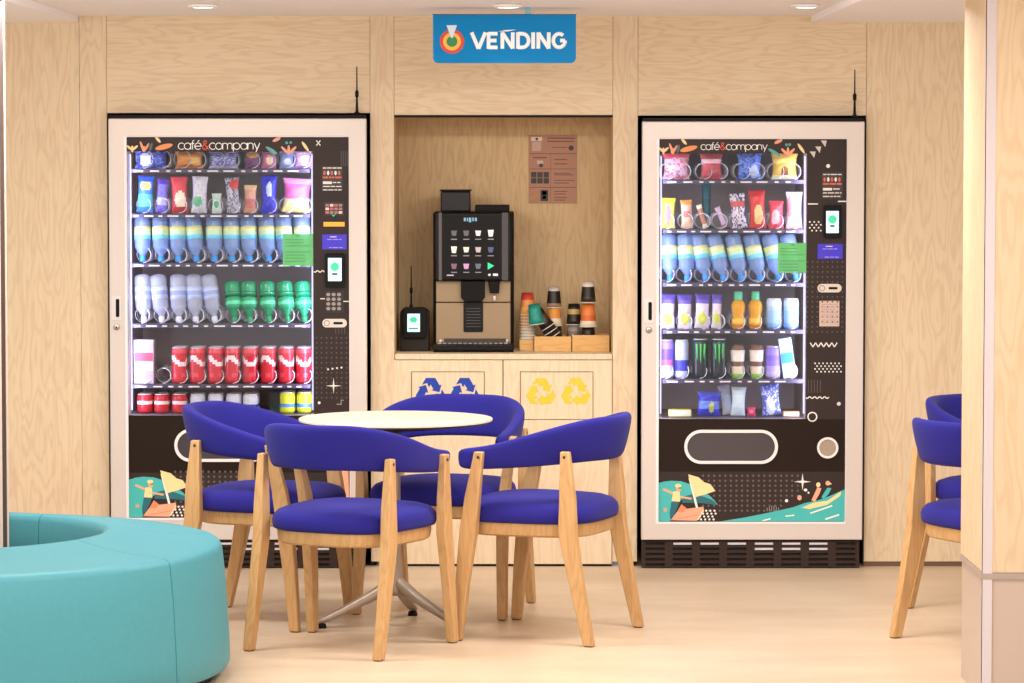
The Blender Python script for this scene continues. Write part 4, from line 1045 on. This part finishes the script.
a.box(kx(447), kx(454), yf, ybk, kz(275.4), kz(274.4), glow(200, 196, 200, .4)); a.prism(ell(kx(489.5), kz(274.5), .006, .005, 10), yf, ybk, glow(214, 210, 214, .4)); a.box(kx(493), kx(498), yf, ybk, kz(275.6), kz(273.2), glow(226, 222, 226, .4))
sub(a, 'screen_icons', scr, t)
hp = hull(kx(440.5), kx(470.5), DC + .02, DC + .18, kz(211.8), kz(191.5), mat('smoked_hopper', rgb(40, 33, 35), 0.2, spec=.3), 'bean_hopper', .006)
hull(kx(439.8), kx(471.2), DC + .015, DC + .185, kz(191.5), kz(189.8), M_black, 'hopper_lid', .001)
hull(kx(475), kx(509.5), DC + .02, DC + .2, kz(211.8), kz(205.2), M_black, 'powder_lid', .004)
hull(kx(436), kx(510.5), DC + .004, DC + .031, kz(302), kz(281), M_bronze, 'upper_front', .002)
hull(kx(436), kx(510.5), DC + .004, DC + .031, kz(343), kz(302.8), M_bronze, 'lower_front', .002)
a = MB(); a.prism([(kx(461), kz(281)), (kx(485), kz(281)), (kx(485), kz(297)), (kx(481.5), kz(301.5)), (kx(464.5), kz(301.5)), (kx(461), kz(297))], DC - .04, DC + .005, M_black); a.build('coffee_spout', bevel=.003, **K)
a = MB(); a.prism([(kx(488), kz(281)), (kx(500), kz(281)), (kx(499), kz(293)), (kx(490), kz(293))], DC - .03, DC + .005, M_black); a.build('water_nozzle', bevel=.003, **K)
a = MB(); a.lathe([(.005, 0), (.0062, .02)], c(236, 230, 222), 12, Matrix.Translation((kx(494.5), DC - .014, kz(300.5)))); a.build('nozzle_tip', **K)
a = MB(); a.prism(rrect(kx(463.5), kx(483), kz(332), kz(302.5), .006), DC - .002, DC + .006, M_blk2)
for k in range(7): a.box(kx(466), kx(480.5), DC - .003, DC, kz(309 + 3 * k), kz(308 + 3 * k), c(60, 52, 50))
a.build('cup_rest', **K)
a = MB(); a.box(kx(444), kx(506), DC - .002, DC + .01, kz(342), kz(338.5), c(56, 42, 34)); a.build('front_slot', **K)
for q in (440.5, 507):
    a = MB(); a.lathe([(.008, 0), (.008, .004), (.005, .005)], M_metal, 14, Matrix.Translation((kx(q), DC + .004, kz(341))) @ Matrix.Rotation(PI / 2, 4, 'X')); a.build('screw', **K)
a = MB(); a.box(kx(433), kx(514), DC - .06, DC + .03, CT + .006, kz(343), M_blk2)
tr_ = a.build('drip_tray', bevel=.006, **K)
a = MB()
for k in range(14): a.box(kx(438 + k * 5.1), kx(441.4 + k * 5.1), DC - .055, DC - .002, kz(343) - .001, kz(343) + .002, M_metal)
sub(a, 'drip_grille', tr_, t)
for sx in (436, 511):
    for yy in (DC - .04, DC + .27):
        a = MB(); a.lathe([(.010, 0), (.010, .007)], M_black, 12, Matrix.Translation((kx(sx), yy, CT))); a.build('foot', **K)

# ---- payment terminal
DT = DW + .18
def tx(px): return X(px, DT)
def tz(py): return Z(py, DT)
t = thing('payment_terminal', 'black card payment terminal with lit screen beside the coffee machine', 'payment terminal', (tx(415), DT, CT))
K = dict(parent=t, world=True)
a = MB(); a.prism([(tx(400), CT), (tx(429), CT), (tx(429), tz(312)), (tx(426), tz(309)), (tx(403), tz(309)), (tx(400), tz(312))], DT, DT + .09, mat('terminal_case', rgb(42, 35, 32), .5, spec=.2)); a.build('case', bevel=.004, **K)
a = MB(); a.prism(rrect(tx(403), tx(426.5), tz(338), tz(307), .014), DT - .022, DT, M_black); rd = a.build('reader', bevel=.003, **K)
a = MB(); a.box(tx(407.5), tx(420), DT - .0232, DT - .021, tz(331.5), tz(313.5), glow(190, 236, 244, .9)); a.prism(ell(tx(413.6), tz(319.5), .015, .012), DT - .024, DT - .0225, glow(52, 196, 140, .6))
a.box(tx(409), tx(418), DT - .024, DT - .0225, tz(329), tz(327.5), c(120, 150, 170)); sub(a, 'reader_screen', rd, t)
a = MB(); a.lathe([(.009, 0), (.007, .012), (.004, .02), (.0035, .062), (.0065, .066), (.0065, .084), (.0028, .088), (.002, .175)], M_black, 10, Matrix.Translation((tx(411), DT + .03, tz(309)))); a.build('aerial', **K)

# ---- poster on the niche wall
DP = NB
t = thing('instruction_sign', 'brown instruction sheet with small pictures on the niche back wall', 'sign', (X(553, DP), DP - .001, Z(203, DP)))
def nx(px): return X(px, DP)
def nz(py): return Z(py, DP)
a = MB(); a.box(nx(528.5), nx(577), DP - .003, DP - .0002, nz(203.5), nz(135), c(186, 136, 110, .6)); sheet = a.build('sheet', t, True)
a = MB(); y0_, y1_ = DP - .0036, DP - .0028
br, bk, cr_ = c(120, 70, 60), c(38, 26, 22), c(230, 214, 196)
def R_(x0, x1, ya, yb, m): a.box(nx(x0), nx(x1), y0_, y1_, nz(yb), nz(ya), m)
R_(531, 542, 137, 141, cr_); R_(535.5, 538, 138, 140, bk); R_(532, 541, 142, 151, c(206, 170, 150)); R_(547, 575, 137.6, 138.9, br); R_(547, 574, 140.8, 142, br); R_(552, 567, 147, 147.8, br)
a.prism(ell(nx(571), nz(148), .011, .011, 14), y0_, y1_, bk)
R_(529.5, 576, 153.3, 154, br); R_(529.5, 576, 168.6, 169.2, br); R_(529.5, 576, 187, 187.7, br); R_(550.3, 551, 154, 203, c(160, 104, 90))
R_(533, 547, 157, 158.2, br); R_(537, 543, 160.5, 164, c(214, 190, 180)); a.prism(ell(nx(541), nz(165.4), .009, .008, 12), y0_ - .0004, y1_, bk)
R_(554, 567, 159, 160, br); R_(554, 567, 163.4, 164.4, br)
for k in range(3):
    for j in range(2): R_(531 + 6.2 * k, 536.4 + 6.2 * k, 172 + 6 * j, 177.5 + 6 * j, bk)
for yy in (173, 174.5, 180, 182.6): R_(554, 574 - (yy % 3) * 2, yy, yy + .8, br)
a.prism([(nx(530), nz(198.5)), (nx(537), nz(194.5)), (nx(538), nz(196)), (nx(531), nz(200.5))], y0_, y1_, c(190, 140, 60)); R_(540.5, 548, 190, 201, bk); R_(542, 546.5, 191, 195, cr_); R_(542.5, 546, 196, 199, c(140, 130, 126))
for yy in (191, 193.6, 197, 199.6): R_(554, 570 - (yy % 2) * 3, yy, yy + .9, br)
sub(a, 'printing', sheet, t)

# ---- wooden trays and cups
def tray(label, x0, x1, y0, y1, D, depth):
    xm = (X(x0, D) + X(x1, D)) / 2; w = (X(x1, D) - X(x0, D)) / 2; h = Z(y0, D) - Z(y1, D)
    t = thing('wooden_tray', label, 'tray', (xm, D, CT), 0, 'wooden cup trays in the niche')
    a = MB(); th = .007
    a.box(-w, w, 0, th, 0, h, M_tray); a.build('front_board', t, bevel=.001)
    a = MB(); a.box(-w, w, depth - th, depth, 0, h, M_tray); a.build('rear_board', t, bevel=.001)
    for s in (-1, 1):
        a = MB(); a.box(s * w - (th if s > 0 else 0), s * w + (th if s < 0 else 0), th + .0002, depth - th - .0002, 0, h, M_tray); a.build('side_board', t, bevel=.001)
    a = MB(); a.box(-w + th, w - th, th, depth - th, 0.0, .006, M_tray); a.build('tray_floor', t)
    return t
DA = DW + .18
tray('small wooden tray partly behind the middle tray, beside the coffee machine', 519.5, 533.6, 340, 351, DA + .03, .11)
tray('middle wooden tray holding leaning dark cups, beside the coffee machine', 534.3, 571.3, 337, 352, DA - .02, .16)
tray('wooden tray at the right end of the niche holding dark and orange cups', 572.3, 609.5, 337, 353.5, DA - .03, .16)

def cup_mesh(bands, r0=.0255, r1=.0345, h=.092):
    a = MB(); n = len(bands)
    prof = [(r0 + (r1 - r0) * k / n, h * k / n) for k in range(n + 1)]
    a.lathe([(r0 * .92, .004), (r0, 0)] + prof[1:] + [(r1 + .0022, h - .001), (r1 + .0028, h + .001), (r1 + .0018, h + .0028), (r1 - .0012, h + .001), (r1 - .002, h - .002), (r0 - .001, .004)],
            [bands[0]] + bands + [bands[-1]] + [wh_rim] * 3 + [c(236, 230, 220)] * 2, 22)
    return a
wh_rim = c(238, 228, 214)
def cup(label, group, bands, px, D, z, up=True, tilt=0.0, scale=1.0, lid=False):
    o = cup_mesh(bands).build('paper_cup', fix=True)
    o.scale = (scale,) * 3
    o.location = (X(px, D), D, z)
    o.rotation_euler = (0 if up else PI, math.radians(tilt) * (1 if up else 1), 0)
    tag(o, label, 'paper cup', group)
    return o
dk, og, tl, cm = c(30, 21, 17), c(226, 150, 60), c(24, 140, 126), c(232, 216, 190)
brn = c(120, 84, 56); gld = c(190, 160, 90)
HT = .0062
# a: tall nested stack of inverted cups in the small tray
gA = 'nested cups in the small tray by the coffee machine'
bA = [c(206, 66, 50), c(232, 150, 74), c(236, 170, 90)]
for k in range(12):
    zz = CT + HT + .0948 + .0124 * k
    topc = bA if k == 11 else ([c(206, 120, 60), c(222, 140, 70), c(232, 170, 100)] if k > 6 else [cm, c(150, 116, 84), cm])
    cup(('orange and red cup, topmost of the nested stack beside the coffee machine' if k == 11 else ('orange' if k > 6 else 'cream') + ' cup in the nested stack beside the coffee machine, %s from the bottom' % ORD[k + 1]), gA, topc, 527.6, DA + .085, zz, up=False, scale=.97)
# b: leaning stack of dark cups with a teal cup at its head, in the middle tray
gB = 'leaning dark cups in the middle tray'
for k in range(6):
    b_ = [dk, c(58, 46, 42), dk] if k < 5 else [tl, tl, tl]
    aang = math.radians(33)
    base = (X(554, DA + .03), CT + .058)
    px_ = base[0] - math.sin(aang) * .0215 * k; pz_ = base[1] + math.cos(aang) * .0215 * k
    o = cup_mesh(b_).build('paper_cup'); o.scale = (.9,) * 3
    # inverted cup pointing up-left: its own base leads
    o.rotation_euler = (0, PI - aang * (1.0 if k < 5 else .25), 0); o.location = (px_ - math.sin(aang) * .045, DA + .03, pz_ + math.cos(aang) * .045) if k < 5 else (X(533.8, DA + .01), DA + .01, Z(304, DA + .01))
    tag(o, 'teal cup turned over at the head of the leaning cups, middle tray' if k == 5 else 'dark cup in the leaning stack of the middle tray, %s from its low end' % ORD[k + 1], 'paper cup', gB)
# c: stack with orange band
gC = 'upright cup stack behind the middle tray'
def stack(px, D, spec, group):
    for lab, bands, ytop, sc_ in spec:
        zt = Z(ytop, D)
        o = cup_mesh(bands).build('paper_cup'); o.scale = (sc_,) * 3; o.rotation_euler = (PI, 0, 0); o.location = (X(px, D), D, zt); tag(o, lab, 'paper cup', group)
stack(554, DA + .09, [('dark cup at the bottom of the stack with the orange band, middle tray', [dk, dk, brn], 322, .98), ('black cup just below the orange banded cup, middle tray', [dk, dk, dk], 314, .98),
    ('orange banded cup in the middle of its stack, middle tray', [og, og, cm], 303.5, .98), ('black cup with pale top crowning the stack behind the middle tray', [c(200, 190, 180), dk, dk, dk, c(150, 120, 90)], 286.8, .92)], gC)
gD = 'cups between the orange ones'
stack(574, DA + .10, [('grey white cup under the gold patterned one, right tray', [c(150, 140, 128), c(120, 112, 104), cm], 323.6, .98), ('black cup with gold pattern between the two orange cup stacks', [dk, gld, dk, dk], 303.8, .92)], gD)
gE = 'cup stack in the right tray'
stack(588.2, DA + .05, [('dark cup at the bottom of the tallest stack, right tray', [dk, dk, brn], 325, .98), ('orange cup with white emblem in the tallest stack, right tray', [c(222, 120, 50), c(228, 128, 54), c(214, 106, 44), cm], 304, 1.0), ('tall dark cup on top of the tallest stack, right tray', [c(226, 214, 204), dk, dk, c(56, 40, 34)], 281.5, .92)], gE)

# ================================================================== sign
DSg = 12.6
def sx_(px): return X(px, DSg, 40)
def sz_(py): return Z(py, DSg)
t = thing('hanging_sign', 'blue hanging sign reading VENDING with a round red and green emblem', 'sign', (sx_(504.5), DSg, sz_(63)))
M_sign = mat('sign_blue', rgb(0, 126, 190), .5, spec=.15)
r_ = .02
pts = [(sx_(433), sz_(15)), (sx_(433), sz_(63) + r_)] + [(sx_(433) + r_ - r_ * math.cos(q), sz_(63) + r_ - r_ * math.sin(q)) for q in [PI / 2 * k / 6 for k in range(1, 7)]] + \
      [(sx_(576) - r_ + r_ * math.sin(q), sz_(63) + r_ - r_ * math.cos(q)) for q in [PI / 2 * k / 6 for k in range(0, 7)]] + [(sx_(576), sz_(15))]
a = MB(); a.prism(pts, DSg, DSg + .016, M_sign); bd = a.build('sign_board', t, True)
a = MB(); a.box(sx_(432.5), sx_(576.5), DSg - .001, DSg + .017, sz_(15), sz_(14), c(40, 70, 90)); a.build('top_rail', t, True)
a = MB(); letters(a, 'VENDING', sx_(471.6), sx_(565), sz_(48.7), (48.7 - 32.5) * DSg / F, .225, DSg - .0012, DSg, M_white); sub(a, 'lettering', bd, t)
a = MB(); a.prism([(sx_(498), sz_(31.6)), (sx_(506), sz_(30)), (sx_(516.5), sz_(29.6)), (sx_(508), sz_(31.4))], DSg - .0014, DSg, M_white)
for k, (R1, m) in enumerate(((.0465, c(206, 62, 44)), (.034, c(240, 178, 62)), (.0205, c(26, 132, 72)))):
    a.prism(ell(sx_(452), sz_(41.5), R1, R1, 32), DSg - .001 - .0004 * k, DSg, m)
a.prism([(sx_(446.5), sz_(25.2)), (sx_(457), sz_(25.2)), (sx_(452.6), sz_(38)), (sx_(451), sz_(38))], DSg - .0028, DSg, c(206, 224, 240)); sub(a, 'emblem', bd, t)
for q in (528,):
    a = MB(); a.box(sx_(q) - .012, sx_(q) + .012, DSg + .003, DSg + .013, sz_(14), CEIL_Z, c(120, 160, 180, .3)); a.build('hanger', t, True)

# ---- ceiling downlights
for nm, px in (('left', 203), ('middle', 508), ('right', 806)):
    D = 12.34
    where = {'left': 'round ceiling downlight above the left vending machine', 'middle': 'round ceiling downlight behind the hanging sign, above the niche', 'right': 'round ceiling downlight above the right vending machine'}[nm]
    t = thing('downlight', where, 'ceiling light', (X(px, D, 5), D, CEIL_Z), 0, 'ceiling downlights')
    a = MB(); a.lathe([(.052, -.001), (.058, -.006), (.046, -.014), (.044, -.002)], M_white, 28); a.build('trim_ring', t)
    a = MB(); a.lathe([(.0435, -.012), (.001, -.012)], mat('lamp_glow', (1, .95, .88, 1), .4, emit=6), 24); a.build('diffuser', t)
    ld = bpy.data.lights.new('downlight_lamp', 'SPOT'); ld.energy = 26; ld.spot_size = math.radians(120); ld.spot_blend = .8; ld.shadow_soft_size = .05; ld.color = (1, .92, .82)
    lo = bpy.data.objects.new('downlight_lamp', ld); COL.objects.link(lo); lo.parent = t; lo.location = (0, 0, -.03)

# ================================================================== table
TC = onfloor(-.412, 11.73)
t = thing('round_table', 'round cream topped table on a grey three footed pedestal among the blue chairs', 'table', (TC[0], TC[1], 0))
zt = .742; R = .344
a = MB(); a.lathe([(R - .014, zt - .016), (R - .004, zt - .013), (R, zt - .008), (R, zt - .002), (R - .002, zt)], [c(60, 46, 40)] * 2 + [mat('table_laminate', rgb(226, 206, 184), .4, spec=.3)] * 2, 72); a.build('tabletop', t, auto=.6)
a = MB(); a.lathe([(.17, zt - .034), (.19, zt - .0165)], M_black, 40); a.build('under_plate', t)
M_ped = mat('pedestal_grey', rgb(176, 158, 142), .4, metal=.5)
a = MB(); a.lathe([(.020, .11), (.027, .13), (.023, .19), (.018, .28), (.0165, .60), (.020, zt - .034)], M_ped, 24); a.build('column', t)
for k, ang in enumerate((192, 326, 79)):
    an = math.radians(ang); d = Vector((math.cos(an), math.sin(an), 0)); sd = Vector((-d.y, d.x, 0))
    rings = []
    for f_, z_, hh, ww in ((.0, .160, .030, .020), (.03, .144, .028, .022), (.09, .108, .022, .022), (.17, .070, .017, .021), (.24, .038, .014, .019), (.28, .024, .010, .016), (.29, .021, .006, .012)):
        cpt = d * f_ + Vector((0, 0, z_))
        rings.append([cpt + sd * (ww * math.cos(2 * PI * j / 14)) + Vector((0, 0, hh * math.sin(2 * PI * j / 14))) for j in range(14)])
    a = MB(); a.sweep(rings, M_ped); lg = a.build('leg', t)
    a = MB(); a.lathe([(.017, 0), (.018, .004), (.015, .016)], M_black, 16, Matrix.Translation(d * .268)); a.build('foot_pad', lg)

# ================================================================== chairs
def make_chair():
    t = thing('dining_chair', 'x', 'chair', (0, 0, 0), 0, None)
    # seat cushion: domed, rounded square
    def plan(n, sxx, syy, e=3.4, taper=.06):
        P = []
        for k in range(n):
            q = 2 * PI * k / n; cq, sq = math.cos(q), math.sin(q)
            x = sxx * math.copysign(abs(cq) ** (2 / e), cq); y = syy * math.copysign(abs(sq) ** (2 / e), sq)
            P.append((x * (1 + taper * y / syy), y))
        return P
    n = 40; rings = []
    for z, k in ((.409, .93), (.413, .985), (.424, 1.0), (.442, 1.005), (.458, .985), (.472, .935), (.483, .82), (.490, .62), (.493, .35), (.494, .1)):
        rings.append([(x * k, -.005 + y * k, z) for x, y in plan(n, .248, .248)])
    a = MB(); a.sweep(rings, M_blue); a.build('seat', t)
    rings = [[(x, -.005 + y, z) for x, y in plan(n, .235 * k, .238 * k)] for z, k in ((.362, .93), (.369, .97), (.388, .985), (.4085, .985))]
    a = MB(); a.sweep(rings, M_beech, smooth=True); a.build('seat_frame', t, auto=.7)
    # wrap-round backrest
    path = []; Rb = .256; ya = -.03
    for k in range(-24, 25):
        s = k / 24.0; L1 = Rb * PI / 2; tot = L1 + .235; q = abs(s) * tot
        if q <= L1: an = q / Rb; p = (Rb * math.sin(an), ya - Rb * math.cos(an)); nrm = (math.sin(an), -math.cos(an))
        else:
            d_ = q - L1; p = (Rb + .004 * math.sin(d_ * 8), ya + d_); nrm = (1.0, 0.0)
        sg = 1 if s >= 0 else -1
        path.append((s, sg * p[0], p[1], sg * nrm[0], nrm[1]))
    rings = []
    ns = 16
    for s, px, py, nx_, ny_ in path:
        w = max(0, (abs(s) - .16) / .84); w = w * w * (3 - 2 * w)
        zt_ = .778 - .112 * w; zb_ = .622 - .030 * w
        th = .025 - .004 * abs(s)
        e = abs(s); kk = 1.0
        if e > .92: kk = math.sqrt(max(0.10, 1 - ((e - .92) / .083) ** 2))
        zc_, hh = (zt_ + zb_) / 2, (zt_ - zb_) / 2 * (.66 + .34 * kk)
        lean = .035 * (1 - w * .8)
        rg = []
        for j in range(ns):
            q = 2 * PI * j / ns; cq, sq = math.cos(q), math.sin(q)
            o_ = th * kk * math.copysign(abs(cq) ** .75, cq); h_ = hh * math.copysign(abs(sq) ** .45, sq)
            oo = o_ + lean * (h_ / hh if hh > 1e-6 else 0) * .5 * (.0 + 1.0)
            rg.append((px + nx_ * oo, py + ny_ * oo, zc_ + h_))
        rings.append(rg)
    a = MB(); a.sweep(rings, M_blue); a.build('backrest', t, subsurf=1)
    # legs: foot, seat level, head; (width along the chair's depth, thickness)
    def leg(sx, st, name='leg'):
        rings = []
        for (x, y, z, wy, tx_) in st:
            x *= sx
            rings.append([(x - tx_, y - wy, z), (x + tx_, y - wy, z), (x + tx_, y + wy, z), (x - tx_, y + wy, z)])
        a = MB(); a.sweep(rings, M_beech, smooth=False); lg = a.build('leg', t, bevel=.004, seg=2)
        x, y, z = st[-1][0] * sx, st[-1][1], st[-1][2] - .018
        a = MB(); a.lathe([(.0055, 0), (.005, .003)], c(60, 44, 34), 12, Matrix.Translation((x + sx * (st[-1][4] - .001), y, z)) @ Matrix.Rotation(PI / 2 * sx, 4, 'Y')); a.build('screw', lg)
        a = MB(); a.box(st[0][0] * sx - .011, st[0][0] * sx + .011, st[0][1] - .014, st[0][1] + .014, 0, .004, c(70, 56, 46)); a.build('glide', lg)
    for sx in (-1, 1):
        leg(sx, [(.250, -.275, .003, .018, .016), (.249, -.232, .20, .024, .017), (.247, -.196, .385, .031, .018), (.246, -.195, .50, .027, .017), (.246, -.186, .664, .016, .013)])
        leg(sx, [(.278, .200, .003, .018, .016), (.272, .182, .20, .023, .017), (.268, .160, .385, .030, .018), (.275, .143, .50, .026, .016), (.292, .112, .658, .016, .013)])
    return t
chair = make_chair()
def heading(hx, hy): return math.atan2(-hx, hy)
spots = [((-.541, 11.27), (.449, .894), 'blue chair in front of the round table, back towards us, nearest the teal bench'),
         ((.10, 11.56), (-.93, .37), 'blue chair at the right side of the round table, back turned away from it'),
         ((-.245, 12.14), (-.28, -.96), 'blue chair behind the round table, before the recycling cabinets'),
         ((-.868, 11.90), (.953, -.30), 'blue chair at the left side of the round table, before the left vending machine'),
         ((1.684, 11.33), (.90, .436), 'blue chair half hidden by the right column, nearer of the two'),
         ((1.835, 12.18), (.72, -.69), 'blue chair half hidden by the right column, farther of the two')]
for i, ((x, y), h, lab) in enumerate(spots):
    o = chair if i == 0 else copy_tree(chair)
    x, y = onfloor(x, y)
    o.location = (x, y, 0); o.rotation_euler = (0, 0, heading(*h))
    tag(o, lab, 'chair', 'blue upholstered dining chairs')

# ================================================================== round bench
BC = onfloor(-1.835, 10.58)
t = thing('round_bench', 'round teal leather bench around the narrow pale column', 'bench', (BC[0], BC[1], 0))
prof = [(.922, .035), (.930, .05), (.928, .12), (.918, .30), (.906, .410), (.901, .424), (.890, .432), (.87, .435), (.74, .444), (.63, .458), (.565, .471), (.545, .474), (.530, .466), (.522, .448), (.517, .36), (.512, .05), (.516, .035)]
for k in range(8):
    a0 = math.radians(-29.5 + 45 * k); a1 = a0 + math.radians(45)
    rings = []; m = 14
    seq = [(a0 + .0035, .985, True)] + [(a0 + .0035 + (a1 - a0 - .007) * j / m, 1, False) for j in range(m + 1)] + [(a1 - .0035, .985, True)]
    for j in range(m + 1):
        q = a0 + .0030 + (a1 - a0 - .0060) * j / m
        rings.append([(r * math.cos(q), r * math.sin(q), z) for r, z in prof])
    # soften the two end faces
    cr = [sum(p[0] for p in prof) / len(prof), sum(p[1] for p in prof) / len(prof)]
    def shrunk(q, f): return [((r + (cr[0] - r) * f) * math.cos(q), (r + (cr[0] - r) * f) * math.sin(q), z + (cr[1] - z) * f) for r, z in prof]
    rings = [shrunk(a0 + .0012, .022)] + rings + [shrunk(a1 - .0012, .022)]
    a = MB(); a.sweep(rings, M_teal); a.build('seat_segment', t, auto=.9)
a = MB(); n = 64
rg = [[(r * math.cos(2 * PI * k / n), r * math.sin(2 * PI * k / n), z) for k in range(n)] for r, z in ((.88, 0), (.88, .036), (.55, .036), (.55, 0), (.88, 0))]
a.sweep(rg, M_black, smooth=False, cap=False); a.build('plinth', t)
a = MB(); rg = [[(r * math.cos(2 * PI * k / n), r * math.sin(2 * PI * k / n), z) for k in range(n)] for r, z in ((.90, .05), (.885, .415), (.56, .45), (.535, .05), (.90, .05))]
a.sweep(rg, c(30, 66, 72, .7), smooth=False, cap=False); a.build('seam_core', t)

# ================================================================== light, sky, camera
w = bpy.data.worlds.new('room_light'); SC.world = w; w.use_nodes = True
bg = w.node_tree.nodes['Background']; bg.inputs['Color'].default_value = (1.0, .985, .97, 1); bg.inputs['Strength'].default_value = 1.3
def area(name, loc, target, sx, sy, e, col=(1, .93, .85)):
    ld = bpy.data.lights.new(name, 'AREA'); ld.shape = 'RECTANGLE'; ld.size = sx; ld.size_y = sy; ld.energy = e; ld.color = col
    o = bpy.data.objects.new(name, ld); COL.objects.link(o); o.location = loc
    o.rotation_euler = (Vector(target) - Vector(loc)).to_track_quat('-Z', 'Y').to_euler()
for yy, e in ((5.0, 26), (7.0, 30), (8.8, 28), (10.9, 46)):
    for xx in (-1.5, .75):
        area('added_fill', (xx, yy, SIDE_Z - .02), (xx, yy + .25, 0), 1.2, .35, e, (1, .975, .94))  # added fill lights overhead, out of view, for general brightness

cam = bpy.data.cameras.new('camera'); co = bpy.data.objects.new('camera', cam); COL.objects.link(co)
co.location = (0, 0, HC); co.rotation_euler = (PI / 2 - PITCH, 0, 0)
cam.sensor_width = 36; cam.lens = 36 * F / 1024; cam.clip_end = 100
SC.camera = co
SC.view_settings.view_transform = 'Standard'; SC.view_settings.look = 'None'; SC.view_settings.gamma = 1; SC.view_settings.use_curve_mapping = False
SC.view_settings.exposure = -0.06
SC.cycles.use_denoising = True
SC.cycles.max_bounces = 10; SC.cycles.transparent_max_bounces = 24
